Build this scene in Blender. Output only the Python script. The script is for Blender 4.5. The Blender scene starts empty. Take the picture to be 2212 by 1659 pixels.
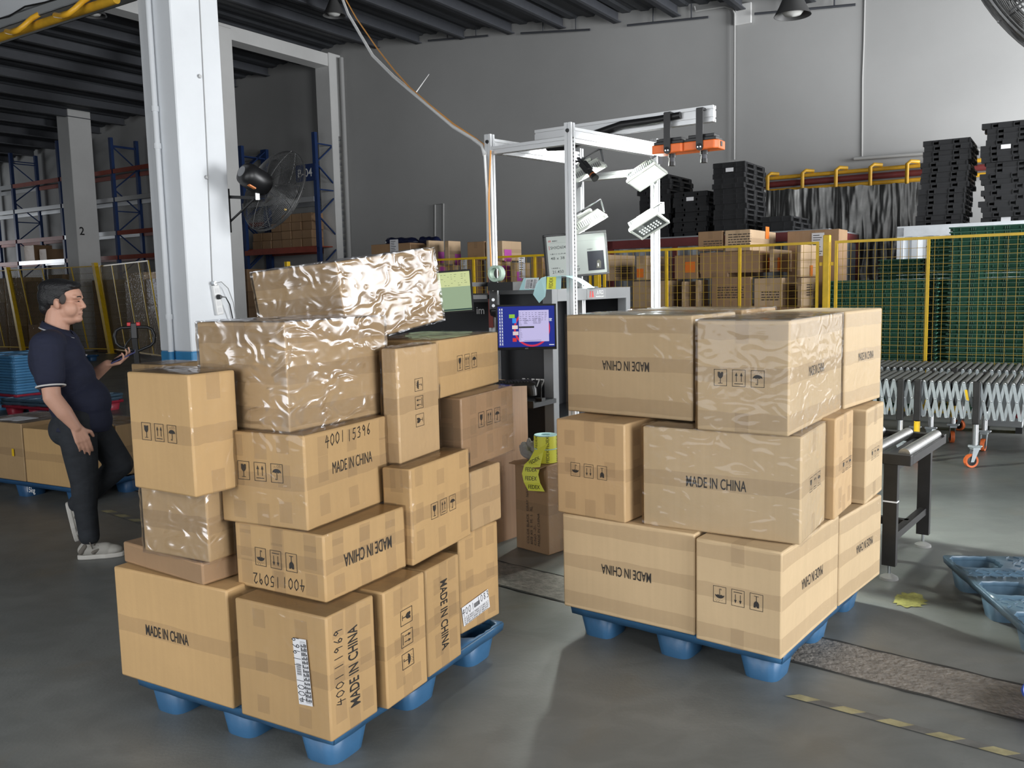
import bpy, bmesh, math, random
import numpy as np
from mathutils import Vector, Matrix, Euler
random.seed(7)
PI = math.pi
scene = bpy.context.scene
COL = scene.collection
def V(*a): return Vector(a)

# ------------------------------------------------------------------ camera
F_PX, PITCH, ROLL, CAM_H = 1900.0, math.radians(6.3566), math.radians(-1.3292), 1.6
cam_data = bpy.data.cameras.new('camera'); cam = bpy.data.objects.new('camera', cam_data); COL.objects.link(cam)
cam_data.sensor_fit = 'HORIZONTAL'; cam_data.sensor_width = 36.0; cam_data.lens = F_PX / 2212 * 36
cam_data.clip_start = 0.05; cam_data.clip_end = 200
_f = V(0, math.cos(PITCH), -math.sin(PITCH)); _r0 = V(1, 0, 0); _u0 = _r0.cross(_f)
_r = math.cos(ROLL) * _r0 + math.sin(ROLL) * _u0; _u = -math.sin(ROLL) * _r0 + math.cos(ROLL) * _u0
_m = Matrix(((_r.x, _u.x, -_f.x), (_r.y, _u.y, -_f.y), (_r.z, _u.z, -_f.z))).to_4x4()
_m.translation = (0, 0, CAM_H); cam.matrix_world = _m
scene.camera = cam
CAMP = V(0, 0, CAM_H)
# the hall's own axes: U runs along the back wall, N into the depth of the hall
YAW = math.radians(-33)
UA = V(math.cos(YAW), math.sin(YAW), 0); NA = V(-math.sin(YAW), math.cos(YAW), 0)
def P(u, n, z=0.0): return UA * u + NA * n + V(0, 0, z)
def ray(px, py): return _f + _r * ((px - 1106) / F_PX) + _u * ((829.5 - py) / F_PX)
def gz(px, py, z=0.0): d = ray(px, py); return CAMP + d * ((z - CAM_H) / d.z)       # point on a level plane
def gy(px, py, y): d = ray(px, py); return CAMP + d * (y / d.y)
def gn(px, py, n): d = ray(px, py); return CAMP + d * (n / d.dot(NA))               # point on a plane along the back wall
def gu(px, py, u): d = ray(px, py); return CAMP + d * (u / d.dot(UA))
def un(p): return p.dot(UA), p.dot(NA), p.z

# ------------------------------------------------------------------ light
scene.view_settings.view_transform = 'Standard'; scene.view_settings.look = 'None'
scene.view_settings.gamma = 1.0; scene.view_settings.use_curve_mapping = False
scene.view_settings.exposure = 0.0
world = bpy.data.worlds.new('world'); scene.world = world; world.use_nodes = True
_bg = world.node_tree.nodes['Background']; _bg.inputs[0].default_value = (0.80, 0.90, 1.0, 1); _bg.inputs[1].default_value = 0.30
def area(name, loc, target, sx, sy, power, color=(1, 1, 1), spread=PI):
    l = bpy.data.lights.new(name, 'AREA'); l.shape = 'RECTANGLE'; l.size = sx; l.size_y = sy; l.energy = power; l.color = color; l.spread = spread
    o = bpy.data.objects.new(name, l); COL.objects.link(o); o.location = loc
    o.rotation_euler = (Vector(target) - Vector(loc)).to_track_quat('-Z', 'Y').to_euler()
    return o
# daylight through the loading doors in the right wall and the front wall (behind the photographer)
area('daylight_right_door', P(6.8, 1.6, 2.5), P(-4, 1.6, 1.4), 6.0, 4.4, 1050, (0.97, 0.985, 1.0))
area('daylight_right_door_far', P(6.75, 12.9, 2.6), P(2.2, 16.0, 2.0), 6.2, 4.9, 2700, (0.97, 0.985, 1.0))
area('daylight_front_door', P(-2.2, -3.8, 2.4), P(-2.6, 4, 0.9), 9.0, 4.0, 420, (0.96, 0.98, 1.0))
area('daylight_left_door', P(-36.6, 12.0, 2.4), P(-24, 15.5, 2.5), 3.5, 3.2, 260, (0.92, 0.96, 1.0))
scene.cycles.max_bounces = 8; scene.cycles.diffuse_bounces = 4; scene.cycles.glossy_bounces = 4
scene.cycles.transparent_max_bounces = 12; scene.cycles.sample_clamp_indirect = 6.0
scene.cycles.caustics_reflective = False; scene.cycles.caustics_refractive = False

# ------------------------------------------------------------------ materials
MATS = {}
def mat(name, col, rough=0.6, metal=0.0, var=0.0, vscale=6.0, bump=0.0, bscale=60.0, coat=0.0, coat_rough=0.1, wrinkle=0.0, wscale=14.0,
        emit=None, estr=0.0, alpha=1.0, spec=0.5, stretch=(1, 1, 1), rnd=0.0, streak=0.0, trans=0.0):
    if name in MATS: return MATS[name]
    m = bpy.data.materials.new(name); m.use_nodes = True; MATS[name] = m
    nt = m.node_tree; N = nt.nodes; L = nt.links; b = N['Principled BSDF']
    b.inputs['Base Color'].default_value = (*col, 1); b.inputs['Roughness'].default_value = rough; b.inputs['Metallic'].default_value = metal
    b.inputs['Specular IOR Level'].default_value = spec; b.inputs['Alpha'].default_value = alpha
    if trans: b.inputs['Transmission Weight'].default_value = trans
    tc = N.new('ShaderNodeTexCoord'); mp = N.new('ShaderNodeMapping'); mp.inputs['Scale'].default_value = stretch
    L.new(tc.outputs['Object'], mp.inputs['Vector'])
    cur = None
    if var:
        n = N.new('ShaderNodeTexNoise'); n.inputs['Scale'].default_value = vscale; n.inputs['Detail'].default_value = 5; n.inputs['Roughness'].default_value = .62
        L.new(mp.outputs[0], n.inputs['Vector'])
        r = N.new('ShaderNodeMapRange'); r.inputs['From Min'].default_value = .3; r.inputs['From Max'].default_value = .7
        r.inputs['To Min'].default_value = 1 - var; r.inputs['To Max'].default_value = 1 + var
        L.new(n.outputs[0], r.inputs['Value']); cur = r.outputs[0]
    if streak:                                                   # long thin wear along the local z axis
        mp2 = N.new('ShaderNodeMapping'); mp2.inputs['Scale'].default_value = (40, 40, .6); L.new(tc.outputs['Object'], mp2.inputs['Vector'])
        n = N.new('ShaderNodeTexNoise'); n.inputs['Scale'].default_value = 1.0; n.inputs['Detail'].default_value = 3; L.new(mp2.outputs[0], n.inputs['Vector'])
        r = N.new('ShaderNodeMapRange'); r.inputs['From Min'].default_value = .35; r.inputs['From Max'].default_value = .65
        r.inputs['To Min'].default_value = 1 - streak; r.inputs['To Max'].default_value = 1 + streak; L.new(n.outputs[0], r.inputs['Value'])
        if cur:
            q = N.new('ShaderNodeMath'); q.operation = 'MULTIPLY'; L.new(cur, q.inputs[0]); L.new(r.outputs[0], q.inputs[1]); cur = q.outputs[0]
        else: cur = r.outputs[0]
    if rnd:
        oi = N.new('ShaderNodeObjectInfo'); r = N.new('ShaderNodeMapRange'); r.inputs['To Min'].default_value = 1 - rnd; r.inputs['To Max'].default_value = 1 + rnd
        L.new(oi.outputs['Random'], r.inputs['Value'])
        if cur:
            q = N.new('ShaderNodeMath'); q.operation = 'MULTIPLY'; L.new(cur, q.inputs[0]); L.new(r.outputs[0], q.inputs[1]); cur = q.outputs[0]
        else: cur = r.outputs[0]
    if cur:
        mx = N.new('ShaderNodeVectorMath'); mx.operation = 'SCALE'; mx.inputs[0].default_value = col; L.new(cur, mx.inputs['Scale'])
        L.new(mx.outputs[0], b.inputs['Base Color'])
    if bump:
        n = N.new('ShaderNodeTexNoise'); n.inputs['Scale'].default_value = bscale; n.inputs['Detail'].default_value = 3; L.new(mp.outputs[0], n.inputs['Vector'])
        bp = N.new('ShaderNodeBump'); bp.inputs['Strength'].default_value = bump; bp.inputs['Distance'].default_value = .01
        L.new(n.outputs[0], bp.inputs['Height']); L.new(bp.outputs[0], b.inputs['Normal'])
    if coat:
        b.inputs['Coat Weight'].default_value = coat; b.inputs['Coat Roughness'].default_value = coat_rough
        if wrinkle:
            n = N.new('ShaderNodeTexNoise'); n.inputs['Scale'].default_value = wscale; n.inputs['Detail'].default_value = 4; n.inputs['Distortion'].default_value = 1.6
            L.new(mp.outputs[0], n.inputs['Vector'])
            bp = N.new('ShaderNodeBump'); bp.inputs['Strength'].default_value = wrinkle; bp.inputs['Distance'].default_value = .02
            L.new(n.outputs[0], bp.inputs['Height']); L.new(bp.outputs[0], b.inputs['Coat Normal'])
    if emit: b.inputs['Emission Color'].default_value = (*emit, 1); b.inputs['Emission Strength'].default_value = estr
    return m
def s2l(r, g, b): return tuple(((c / 255) / 12.92 if c / 255 < .04045 else ((c / 255 + .055) / 1.055) ** 2.4) for c in (r, g, b))

# ------------------------------------------------------------------ mesh builder
class MB:
    def __init__(s): s.v = []; s.f = []; s.mi = []; s.cur = 0
    def add(s, vs, fs, M=None):
        o = len(s.v)
        for p in vs:
            p = Vector(p); s.v.append(tuple(M @ p) if M is not None else tuple(p))
        for f in fs: s.f.append(tuple(i + o for i in f)); s.mi.append(s.cur)
        return s
    def box(s, lo, hi, M=None):
        x0, y0, z0 = lo; x1, y1, z1 = hi
        return s.add([(x0, y0, z0), (x1, y0, z0), (x1, y1, z0), (x0, y1, z0), (x0, y0, z1), (x1, y0, z1), (x1, y1, z1), (x0, y1, z1)],
                     [(0, 3, 2, 1), (4, 5, 6, 7), (0, 1, 5, 4), (1, 2, 6, 5), (2, 3, 7, 6), (3, 0, 4, 7)], M)
    def cbox(s, c, d, M=None): return s.box([c[i] - d[i] / 2 for i in range(3)], [c[i] + d[i] / 2 for i in range(3)], M)
    def bar(s, a, b, w, h=None, up=(0, 0, 1), M=None):           # square bar from a to b
        a = Vector(a); b = Vector(b); h = h or w; d = (b - a); ln = d.length; d.normalize(); up = Vector(up)
        if abs(d.dot(up)) > .98: up = Vector((0, 1, 0))
        x = d.cross(up).normalized(); y = x.cross(d)
        q = Matrix(((x.x, d.x, y.x, a.x), (x.y, d.y, y.y, a.y), (x.z, d.z, y.z, a.z), (0, 0, 0, 1)))
        return s.box((-w / 2, 0, -h / 2), (w / 2, ln, h / 2), M @ q if M is not None else q)
    def tube(s, pts, r, seg=8, M=None, closed=False, cap=True):
        pts = [Vector(p) for p in pts]; n = len(pts); R = r if isinstance(r, (list, tuple)) else [r] * n; vs = []; fs = []
        px = None
        for i, p in enumerate(pts):
            if closed: t = pts[(i + 1) % n] - pts[i - 1]
            else: t = pts[min(i + 1, n - 1)] - pts[max(i - 1, 0)]
            t.normalize()
            if px is None: a = Vector((0, 0, 1)) if abs(t.z) < .9 else Vector((1, 0, 0)); px = t.cross(a).normalized()
            else: px = (px - t * px.dot(t)); px.normalize()
            py = t.cross(px)
            for k in range(seg): q = 2 * PI * k / seg; vs.append(p + px * (R[i] * math.cos(q)) + py * (R[i] * math.sin(q)))
        m = n if closed else n - 1
        for i in range(m):
            for k in range(seg):
                a = i * seg + k; b = i * seg + (k + 1) % seg; j = ((i + 1) % n) * seg
                fs.append((a, b, j + (k + 1) % seg, j + k))
        if cap and not closed: fs.append(tuple(range(seg))[::-1]); fs.append(tuple((n - 1) * seg + k for k in range(seg)))
        return s.add(vs, fs, M)
    def cyl(s, a, b, r0, r1=None, seg=16, M=None): return s.tube([a, b], [r0, r0 if r1 is None else r1], seg, M)
    def lathe(s, prof, seg=24, M=None, a0=0, a1=2 * PI):
        full = abs(a1 - a0 - 2 * PI) < 1e-6; n = len(prof); c = seg if full else seg + 1; vs = []; fs = []
        for k in range(c):
            q = a0 + (a1 - a0) * k / seg
            for r, z in prof: vs.append((r * math.cos(q), r * math.sin(q), z))
        for k in range(seg):
            k2 = (k + 1) % c
            for i in range(n - 1): fs.append((k * n + i, k2 * n + i, k2 * n + i + 1, k * n + i + 1))
        return s.add(vs, fs, M)
    def sphere(s, c, r, seg=16, rings=10, M=None):
        r = r if isinstance(r, (list, tuple)) else (r, r, r); vs = []; fs = []
        for i in range(1, rings):
            t = PI * i / rings
            for k in range(seg): q = 2 * PI * k / seg; vs.append((c[0] + r[0] * math.sin(t) * math.cos(q), c[1] + r[1] * math.sin(t) * math.sin(q), c[2] + r[2] * math.cos(t)))
        T = len(vs); vs.append((c[0], c[1], c[2] + r[2])); vs.append((c[0], c[1], c[2] - r[2]))
        for i in range(rings - 2):
            for k in range(seg): a = i * seg + k; b = i * seg + (k + 1) % seg; fs.append((a, a + seg, b + seg, b))
        for k in range(seg): fs.append((T, k, (k + 1) % seg)); fs.append((T + 1, (rings - 2) * seg + (k + 1) % seg, (rings - 2) * seg + k))
        return s.add(vs, fs, M)
    def prism(s, poly, M, t):                                    # 2D outline in the local xy plane, thickness t along local z
        n = len(poly); vs = [(x, y, 0) for x, y in poly] + [(x, y, t) for x, y in poly]
        fs = [tuple(range(n))[::-1], tuple(range(n, 2 * n))] + [(i, (i + 1) % n, n + (i + 1) % n, n + i) for i in range(n)]
        return s.add(vs, fs, M)
    def build(s, name, m=None, parent=None, loc=None, smooth=False, bevel=0.0, solid=0.0, seg=2, sub=0):
        me = bpy.data.meshes.new(name); me.from_pydata(s.v, [], s.f); me.update()
        o = bpy.data.objects.new(name, me); COL.objects.link(o)
        for q in (m if isinstance(m, (list, tuple)) else [m]):
            if q: me.materials.append(q)
        if isinstance(m, (list, tuple)): me.polygons.foreach_set('material_index', s.mi)
        if parent is not None: o.parent = parent
        if loc is not None: o.location = loc
        if smooth: shade(o, smooth if not isinstance(smooth, bool) else 40)
        if solid: q = o.modifiers.new('solid', 'SOLIDIFY'); q.thickness = solid; q.offset = 0
        if bevel: q = o.modifiers.new('bevel', 'BEVEL'); q.width = bevel; q.segments = seg; q.limit_method = 'ANGLE'; q.angle_limit = .6
        if sub: q = o.modifiers.new('sub', 'SUBSURF'); q.levels = sub; q.render_levels = sub
        return o
def shade(o, deg=40):
    me = o.data; me.polygons.foreach_set('use_smooth', [True] * len(me.polygons))
    try: me.set_sharp_from_angle(angle=math.radians(deg))
    except Exception: pass
def empty(name, loc=(0, 0, 0), rz=0.0, rot=None):
    o = bpy.data.objects.new(name, None); COL.objects.link(o); o.location = loc; o.rotation_euler = rot or (0, 0, rz); o.empty_display_size = .1
    return o
def tag(o, label, cat, group=None):
    o['label'] = label; o['category'] = cat
    if group: o['group'] = group
    return o
def thing(name, label, cat, loc=(0, 0, 0), rz=0.0, group=None, rot=None): return tag(empty(name, loc, rz, rot), label, cat, group)
def struct(o): o['kind'] = 'structure'; return o
def kids(o): return [c for c in bpy.data.objects if c.parent == o]
def dup(o, loc=None, rz=None, label=None, group=None, _p=None):
    c = o.copy(); COL.objects.link(c)
    if _p is not None: c.parent = _p
    if loc is not None: c.location = loc
    if rz is not None: c.rotation_euler = (0, 0, rz)
    if label: c['label'] = label
    if group: c['group'] = group
    for ch in o.children: dup(ch, _p=c)
    return c
ORD = ['first', 'second', 'third', 'fourth', 'fifth', 'sixth', 'seventh', 'eighth', 'ninth', 'tenth', 'eleventh', 'twelfth', 'thirteenth', 'fourteenth', 'fifteenth',
       'sixteenth', 'seventeenth', 'eighteenth', 'nineteenth', 'twentieth']
TENS = {2: 'twenty', 3: 'thirty', 4: 'forty'}
def nth(i):
    if i < 20: return ORD[i]
    t, r = divmod(i + 1, 10)
    return {2: 'twentieth', 3: 'thirtieth', 4: 'fortieth'}[t] if r == 0 else TENS[t] + '-' + ORD[r - 1]
_TXT = {}
def text_geo(s, size=1.0, bold=0.0, shear=0.0, align='CENTER', sx=1.0):
    k = (s, size, bold, shear, align, sx)
    if k in _TXT: return _TXT[k]
    cu = bpy.data.curves.new('txt', 'FONT'); cu.body = s; cu.size = size; cu.align_x = align; cu.align_y = 'CENTER'; cu.offset = bold * size; cu.shear = shear; cu.resolution_u = 3
    o = bpy.data.objects.new('txt', cu); COL.objects.link(o)
    dg = bpy.context.evaluated_depsgraph_get(); me = bpy.data.meshes.new_from_object(o.evaluated_get(dg))
    vs = [(v.co.x * sx, v.co.y, 0) for v in me.vertices]; fs = [tuple(p.vertices) for p in me.polygons]
    bpy.data.objects.remove(o); bpy.data.curves.remove(cu); bpy.data.meshes.remove(me)
    _TXT[k] = (vs, fs); return _TXT[k]
def frame(o, x, y):                                              # matrix: local x, y given in world, z = x cross y, origin o
    x = Vector(x).normalized(); y = Vector(y); y = (y - x * x.dot(y)).normalized(); z = x.cross(y)
    return Matrix(((x.x, y.x, z.x, o[0]), (x.y, y.y, z.y, o[1]), (x.z, y.z, z.z, o[2]), (0, 0, 0, 1)))
def R2(a): return Matrix.Rotation(a, 4, 'Z')
def T(x, y, z=0): return Matrix.Translation((x, y, z))
def boltm(): return mat('bolt_steel', (.45, .45, .45), .35, 1)
# ================================================================== the hall
M_wall = mat('painted_wall', (.38, .38, .375), .75, var=.07, vscale=.35, bump=.05, bscale=30, streak=0)
M_white = mat('white_paint', (.77, .795, .82), .55, var=.04, vscale=1.2, bump=.06, bscale=25)
M_beamp = mat('beam_paint', (.62, .62, .61), .7, var=.06, vscale=1)
M_blue_band = mat('blue_paint', (.045, .24, .48), .5, var=.1, vscale=5)
M_roof = mat('roof_sheet', (.062, .067, .076), .65, var=.15, vscale=2)
M_steel_dark = mat('dark_steel', (.06, .064, .074), .55, var=.1)
M_yellow = mat('yellow_enamel', (.78, .50, .02), .38, var=.12, vscale=9)
M_pipe_y = mat('yellow_pipe_paint', (.72, .40, .03), .45, var=.15, vscale=8)
M_pipe_red = mat('dark_red_paint', (.16, .03, .03), .5, var=.1)
M_black = mat('black_plastic', (.012, .012, .013), .38)
M_chrome = mat('zinc_steel', (.62, .64, .66), .28, 1, var=.06)
def floor_mat():
    m = bpy.data.materials.new('sealed_concrete'); m.use_nodes = True; nt = m.node_tree; N = nt.nodes; L = nt.links; b = N['Principled BSDF']
    tc = N.new('ShaderNodeTexCoord')
    def noise(scale, det, dist=0, st=(1, 1, 1)):
        mp = N.new('ShaderNodeMapping'); mp.inputs['Scale'].default_value = st; L.new(tc.outputs['Object'], mp.inputs[0])
        n = N.new('ShaderNodeTexNoise'); n.inputs['Scale'].default_value = scale; n.inputs['Detail'].default_value = det; n.inputs['Distortion'].default_value = dist; L.new(mp.outputs[0], n.inputs[0]); return n.outputs[0]
    cr = N.new('ShaderNodeValToRGB'); e = cr.color_ramp.elements
    e[0].position = .30; e[0].color = (.115, .122, .118, 1); e[1].position = .72; e[1].color = (.185, .190, .180, 1)
    x = e.new(.5); x.color = (.145, .152, .146, 1)
    L.new(noise(.9, 9, .6), cr.inputs[0])
    c2 = N.new('ShaderNodeValToRGB'); e = c2.color_ramp.elements; e[0].position = .55; e[0].color = (1, 1, 1, 1); e[1].position = .78; e[1].color = (1.04, .95, .85, 1)
    L.new(noise(1.7, 6, 1.2), c2.inputs[0])
    c3 = N.new('ShaderNodeValToRGB'); e = c3.color_ramp.elements; e[0].position = .42; e[0].color = (.90, .90, .90, 1); e[1].position = .58; e[1].color = (1.05, 1.05, 1.05, 1)
    L.new(noise(5, 8, .8, (.8, 1.2, 1)), c3.inputs[0])
    m1 = N.new('ShaderNodeMixRGB'); m1.blend_type = 'MULTIPLY'; m1.inputs[0].default_value = 1; L.new(cr.outputs[0], m1.inputs[1]); L.new(c2.outputs[0], m1.inputs[2])
    m2 = N.new('ShaderNodeMixRGB'); m2.blend_type = 'MULTIPLY'; m2.inputs[0].default_value = .8; L.new(m1.outputs[0], m2.inputs[1]); L.new(c3.outputs[0], m2.inputs[2])
    L.new(m2.outputs[0], b.inputs['Base Color'])
    rr = N.new('ShaderNodeMapRange'); rr.inputs['To Min'].default_value = .30; rr.inputs['To Max'].default_value = .5; L.new(noise(3, 6), rr.inputs[0]); L.new(rr.outputs[0], b.inputs['Roughness'])
    bp = N.new('ShaderNodeBump'); bp.inputs['Strength'].default_value = .08; bp.inputs['Distance'].default_value = .01; L.new(noise(60, 4), bp.inputs['Height']); L.new(bp.outputs[0], b.inputs['Normal'])
    b.inputs['Specular IOR Level'].default_value = .4
    return m
def hall(mb, lo, hi):                                            # a block given in hall axes U, N, z
    return mb.box(lo, hi, R2(YAW))
o = struct(hall(MB(), (-37, -5, -.2), (8, 17, 0)).build('floor', floor_mat()))
# rough concrete trench filling that crosses the floor
M_rough = mat('rough_concrete', (.20, .185, .165), .9, var=.35, vscale=22, bump=.9, bscale=45)
ds = V(1.45, -1.2, 0).normalized(); nsd = V(-ds.y, ds.x, 0)
mb = MB(); a0 = V(-.09, 4.583, 0) - ds * 4.0; L0 = 9.0; W0 = V(-.081, 4.981, 0).dot(nsd) - V(-.09, 4.583, 0).dot(nsd); nx = 120
for i in range(nx):
    for k in range(2): pass
vs = []; fs = []
for i in range(nx + 1):
    j0 = random.uniform(-.006, .006); j1 = random.uniform(-.006, .006); p = a0 + ds * (L0 * i / nx)
    vs += [p + nsd * j0 + V(0, 0, .0025), p + nsd * (W0 + j1) + V(0, 0, .0025)]
for i in range(nx): fs.append((2 * i, 2 * i + 2, 2 * i + 3, 2 * i + 1))
mb.add(vs, fs); struct(mb.build('trim_1', M_rough))
# cracks along both sides of the trench
M_crack = mat('dark_joint', (.03, .03, .028), .95)
for q, off in enumerate((-.003, W0)):
    mb = MB(); vs = []; fs = []
    for i in range(nx + 1):
        p = a0 + ds * (L0 * i / nx) + nsd * (off + random.uniform(-.004, .004)); w = random.uniform(.003, .010)
        vs += [p + nsd * -w + V(0, 0, .004), p + nsd * w + V(0, 0, .004)]
    for i in range(nx): fs.append((2 * i, 2 * i + 2, 2 * i + 3, 2 * i + 1))
    struct(mb.add(vs, fs).build('trim_%d' % (2 + q), M_crack))
# worn yellow and black floor tape, yellow paint stain
M_tapey = mat('worn_yellow_tape', (.30, .27, .15), .6, var=.3, vscale=14)
M_tapek = mat('worn_black_tape', (.125, .125, .118), .6, var=.3, vscale=14)
def tape_line(name, a, b, n, w):
    a = Vector(a); b = Vector(b); d = (b - a); ln = d.length; d.normalize(); s = V(-d.y, d.x, 0); mb = MB()
    for i in range(n):
        mb.cur = i % 2; t0 = ln * i / n; t1 = ln * (i + 1) / n; sh = w * .9
        q = [a + d * t0 - s * w / 2, a + d * t1 - s * w / 2, a + d * (t1 + sh) + s * w / 2, a + d * (t0 + sh) + s * w / 2]
        mb.add([p + V(0, 0, .003) for p in q], [(0, 1, 2, 3)])
    struct(mb.build(name, [M_tapey, M_tapek]))
tape_line('trim_4', gz(1700, 1500), gz(2300, 1662), 11, .045)
tape_line('trim_5', gz(225, 1102), gz(330, 1136), 7, .06)
mb = MB(); c = gz(1965, 1297); vs = [c + V(0, 0, .003)]
for k in range(40): q = 2 * PI * k / 40; r = 1 + random.uniform(-.18, .14); vs.append(c + V(.085 * r * math.cos(q) + .03 * math.sin(q), .10 * r * math.sin(q), .003))
mb.add(vs, [(0, k + 1, (k + 1) % 40 + 1) for k in range(40)]); struct(mb.build('trim_6', mat('yellow_paint_stain', (.27, .26, .07), .6, var=.45, vscale=22)))
# walls: back wall with a thicker lower part, side walls and front wall with door openings
mb = MB(); hall(mb, (-37, 16.5, 0), (8, 16.9, 8.2)); hall(mb, (-37, 16.45, 0), (8, 16.5, 3.52)); struct(mb.build('wall_back', M_wall))
mb = MB(); hall(mb, (-37.4, -4.3, 0), (-37, 10.2, 8.2)); hall(mb, (-37.4, 13.8, 0), (-37, 17, 8.2)); hall(mb, (-37.4, 10.2, 4.1), (-37, 13.8, 8.2)); struct(mb.build('wall_left', M_wall))
mb = MB(); hall(mb, (7, -4.3, 0), (7.3, -1.5, 6.2)); hall(mb, (7, 4.7, 0), (7.3, 9.7, 6.2)); hall(mb, (7, 16.1, 0), (7.3, 16.5, 6.2)); hall(mb, (7, -1.5, 4.8), (7.3, 4.7, 6.2)); hall(mb, (7, 9.7, 5.1), (7.3, 16.1, 6.2)); struct(mb.build('wall_right', M_wall))
mb = MB()
hall(mb, (-37, -4.3, 0), (-6.8, -4, 7)); hall(mb, (2.4, -4.3, 0), (7, -4, 6.2)); hall(mb, (-6.8, -4.3, 4.6), (2.4, -4, 6.4))
struct(mb.build('wall_front', M_wall))
# roof: two slopes of profiled sheet, purlins along N, deep girders along U
UR, ZR, SL = -15.5, 7.55, .083
def zroof(u): return ZR - abs(u - UR) * SL
mb = MB(); vs = []; fs = []; us = [-37.5]
k = 0; un_ = -37.5; vs = []
while un_ < 8:
    for du, dz in ((0, 0), (.16, 0), (.2, .04), (.36, .04)):
        vs += [P(un_ + du, -5, zroof(un_ + du) + dz), P(un_ + du, 17, zroof(un_ + du) + dz)]
    un_ += .4
fs = [(2 * i, 2 * i + 1, 2 * i + 3, 2 * i + 2) for i in range(len(vs) // 2 - 1)]
o = mb.add(vs, fs).build('ceiling', M_roof); struct(o); o.modifiers.new('solid', 'SOLIDIFY').thickness = .03
u0 = -35.5
pb = MB().box((-.05, -4.9, -.2), (.05, 16.4, 0)).box((-.05, -4.9, -.2), (.12, 16.4, -.18)).build('beam', M_steel_dark); struct(pb)
first = True
while u0 < 6.5:
    if abs(u0 - UR) > .4:
        o = pb if first else pb.copy()
        if not first: COL.objects.link(o)
        o.location = P(u0, 0, zroof(u0) - .005); o.rotation_euler = (0, 0, YAW); first = False
    u0 += 1.25
for nn in (9.2, 1.5):                                      # girders: web, flanges and stiffeners
    for sgn in (-1, 1):
        mb = MB(); ua, ub = (UR, 6.8) if sgn > 0 else (UR, -36.8); z1 = zroof(ua) - .22; z2 = zroof(ub) - .22
        for dz0, dz1, w in ((-.6, 0, .012), (-.62, -.59, .22), (-.02, .01, .22)):
            vs = [];
            for (uu, zz) in ((ua, z1), (ub, z2)):
                for (dn, dz) in ((-w / 2, dz0), (w / 2, dz0), (w / 2, dz1), (-w / 2, dz1)): vs.append(P(uu, nn + dn, zz + dz))
            mb.add(vs, [(0, 1, 2, 3), (7, 6, 5, 4), (0, 4, 5, 1), (1, 5, 6, 2), (2, 6, 7, 3), (3, 7, 4, 0)])
        uu = ua
        while abs(uu - ua) < abs(ub - ua):
            zz = zroof(uu) - .22; hall(mb, (uu - .006, nn - .1, zz - .6), (uu + .006, nn + .1, zz)); uu += sgn * 1.25
        struct(mb.build('beam', M_steel_dark))
# the two grey posts and beams of the far bay
def column(u0, u1, n0, n1, zt, m, name='column'):
    mb = MB(); hall(mb, (u0, n0, 0), (u1, n1, zt)); o = mb.build(name, m); o.modifiers.new('b', 'BEVEL').width = .012; return struct(o)
column(-15.98, -15.5, 12.62, 13.2, 7.2, M_beamp)
column(-15.98, -15.5, 16.1, 16.5, 7.3, M_beamp)
c2_ = column(un(gn(142, 515, 14.62))[0], un(gn(167, 515, 14.62))[0], 14.62, 15.3, 6.9, M_beamp)
mb = MB(); hall(mb, (-15.94, 2.0, 6.98), (-15.54, 16.2, 7.27)); struct(mb.build('beam', M_beamp))
# number painted on the grey post
tv, tf = text_geo('2', .32, .012)
o = MB().add(tv, tf, frame(gu(177, 500, un(gn(167, 515, 14.62))[0] + .004), NA, V(0, 0, 1))).build('post_number', M_black); o['kind'] = 'structure'
# small white control post in the hall wall: downpipe, conduits and rods
M_grey = mat('grey_pipe', (.42, .42, .41), .55)
def pipe(name, pts, r, m, label, cat, group=None, seg=10):
    return tag(MB().tube(pts, r, seg).build(name, m, smooth=True), label, cat, group)
pipe('downpipe', [P(-15.38, 16.38, .02), P(-15.36, 16.38, 7.2)], .055, M_wall, 'pale grey downpipe running up the back wall beside the corner post', 'pipe')
pipe('conduit_pipe', [gn(1586, 345, 16.42), gn(1587, 30, 16.42), gn(1583, 20, 16.42), gn(1566, 14, 16.42), gn(1503, 24, 16.42), gn(1500, 14, 16.42)], .018, M_grey, 'thin grey conduit dropping down the back wall above the black pallets', 'pipe')
pipe('conduit_pipe', [gn(940, 540, 16.42), gn(940, 442, 16.42), gn(958, 440, 16.42), gn(958, 540, 16.42)], .022, M_grey, 'grey conduit loop on the dark lower back wall left of the metal frame', 'pipe')
pipe('conduit_pipe', [gn(1845, 343, 16.43), gn(2010, 331, 16.43), gn(2150, 321, 16.43)], .03, M_grey, 'grey horizontal conduit on the back wall above the yellow pipes', 'pipe')
tag(MB().tube([gn(1868, 0, 16.49), gn(1866, 90, 16.49), gn(1863, 170, 16.49), gn(1862, 345, 16.49)], .012, 6).build('wall_cable', M_grey), 'thin cable hanging down the pale right half of back wall', 'cable')
for (x0, y0, x1, y1), w in zip(((925, 88, 1055, 77), (1125, 72, 1275, 64), (1355, 55, 1530, 37), (1630, 30, 1848, 10)), ('nearest the corner post', 'second from the corner post', 'third from the corner post', 'above the black pallet stacks')):
    a = gn(x0, y0, 16.35); b = gn(x1, y1, 16.35); t = thing('hanger_rod', 'dark horizontal rod hung under the roof edge on back wall, ' + w, 'rod', a)
    mb = MB().tube([(0, 0, 0), b - a], .022, 8); mb.build('rod', M_steel_dark, t)
    for f in (.33, .8):
        p = (b - a) * f; MB().tube([p, p + V(0, 0, zroof(un(a + p)[0]) - (a + p).z)], .014, 6).build('hanger', M_steel_dark, t)
    t['group'] = 'hanger rods under the roof edge'
mb = MB(); a = gn(1606, 30, 16.46); mb.cbox((0, 0, 0), (.30, .06, .36)); o = mb.build('junction_box', M_beamp, loc=a, bevel=.01); o.rotation_euler.z = YAW
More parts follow.
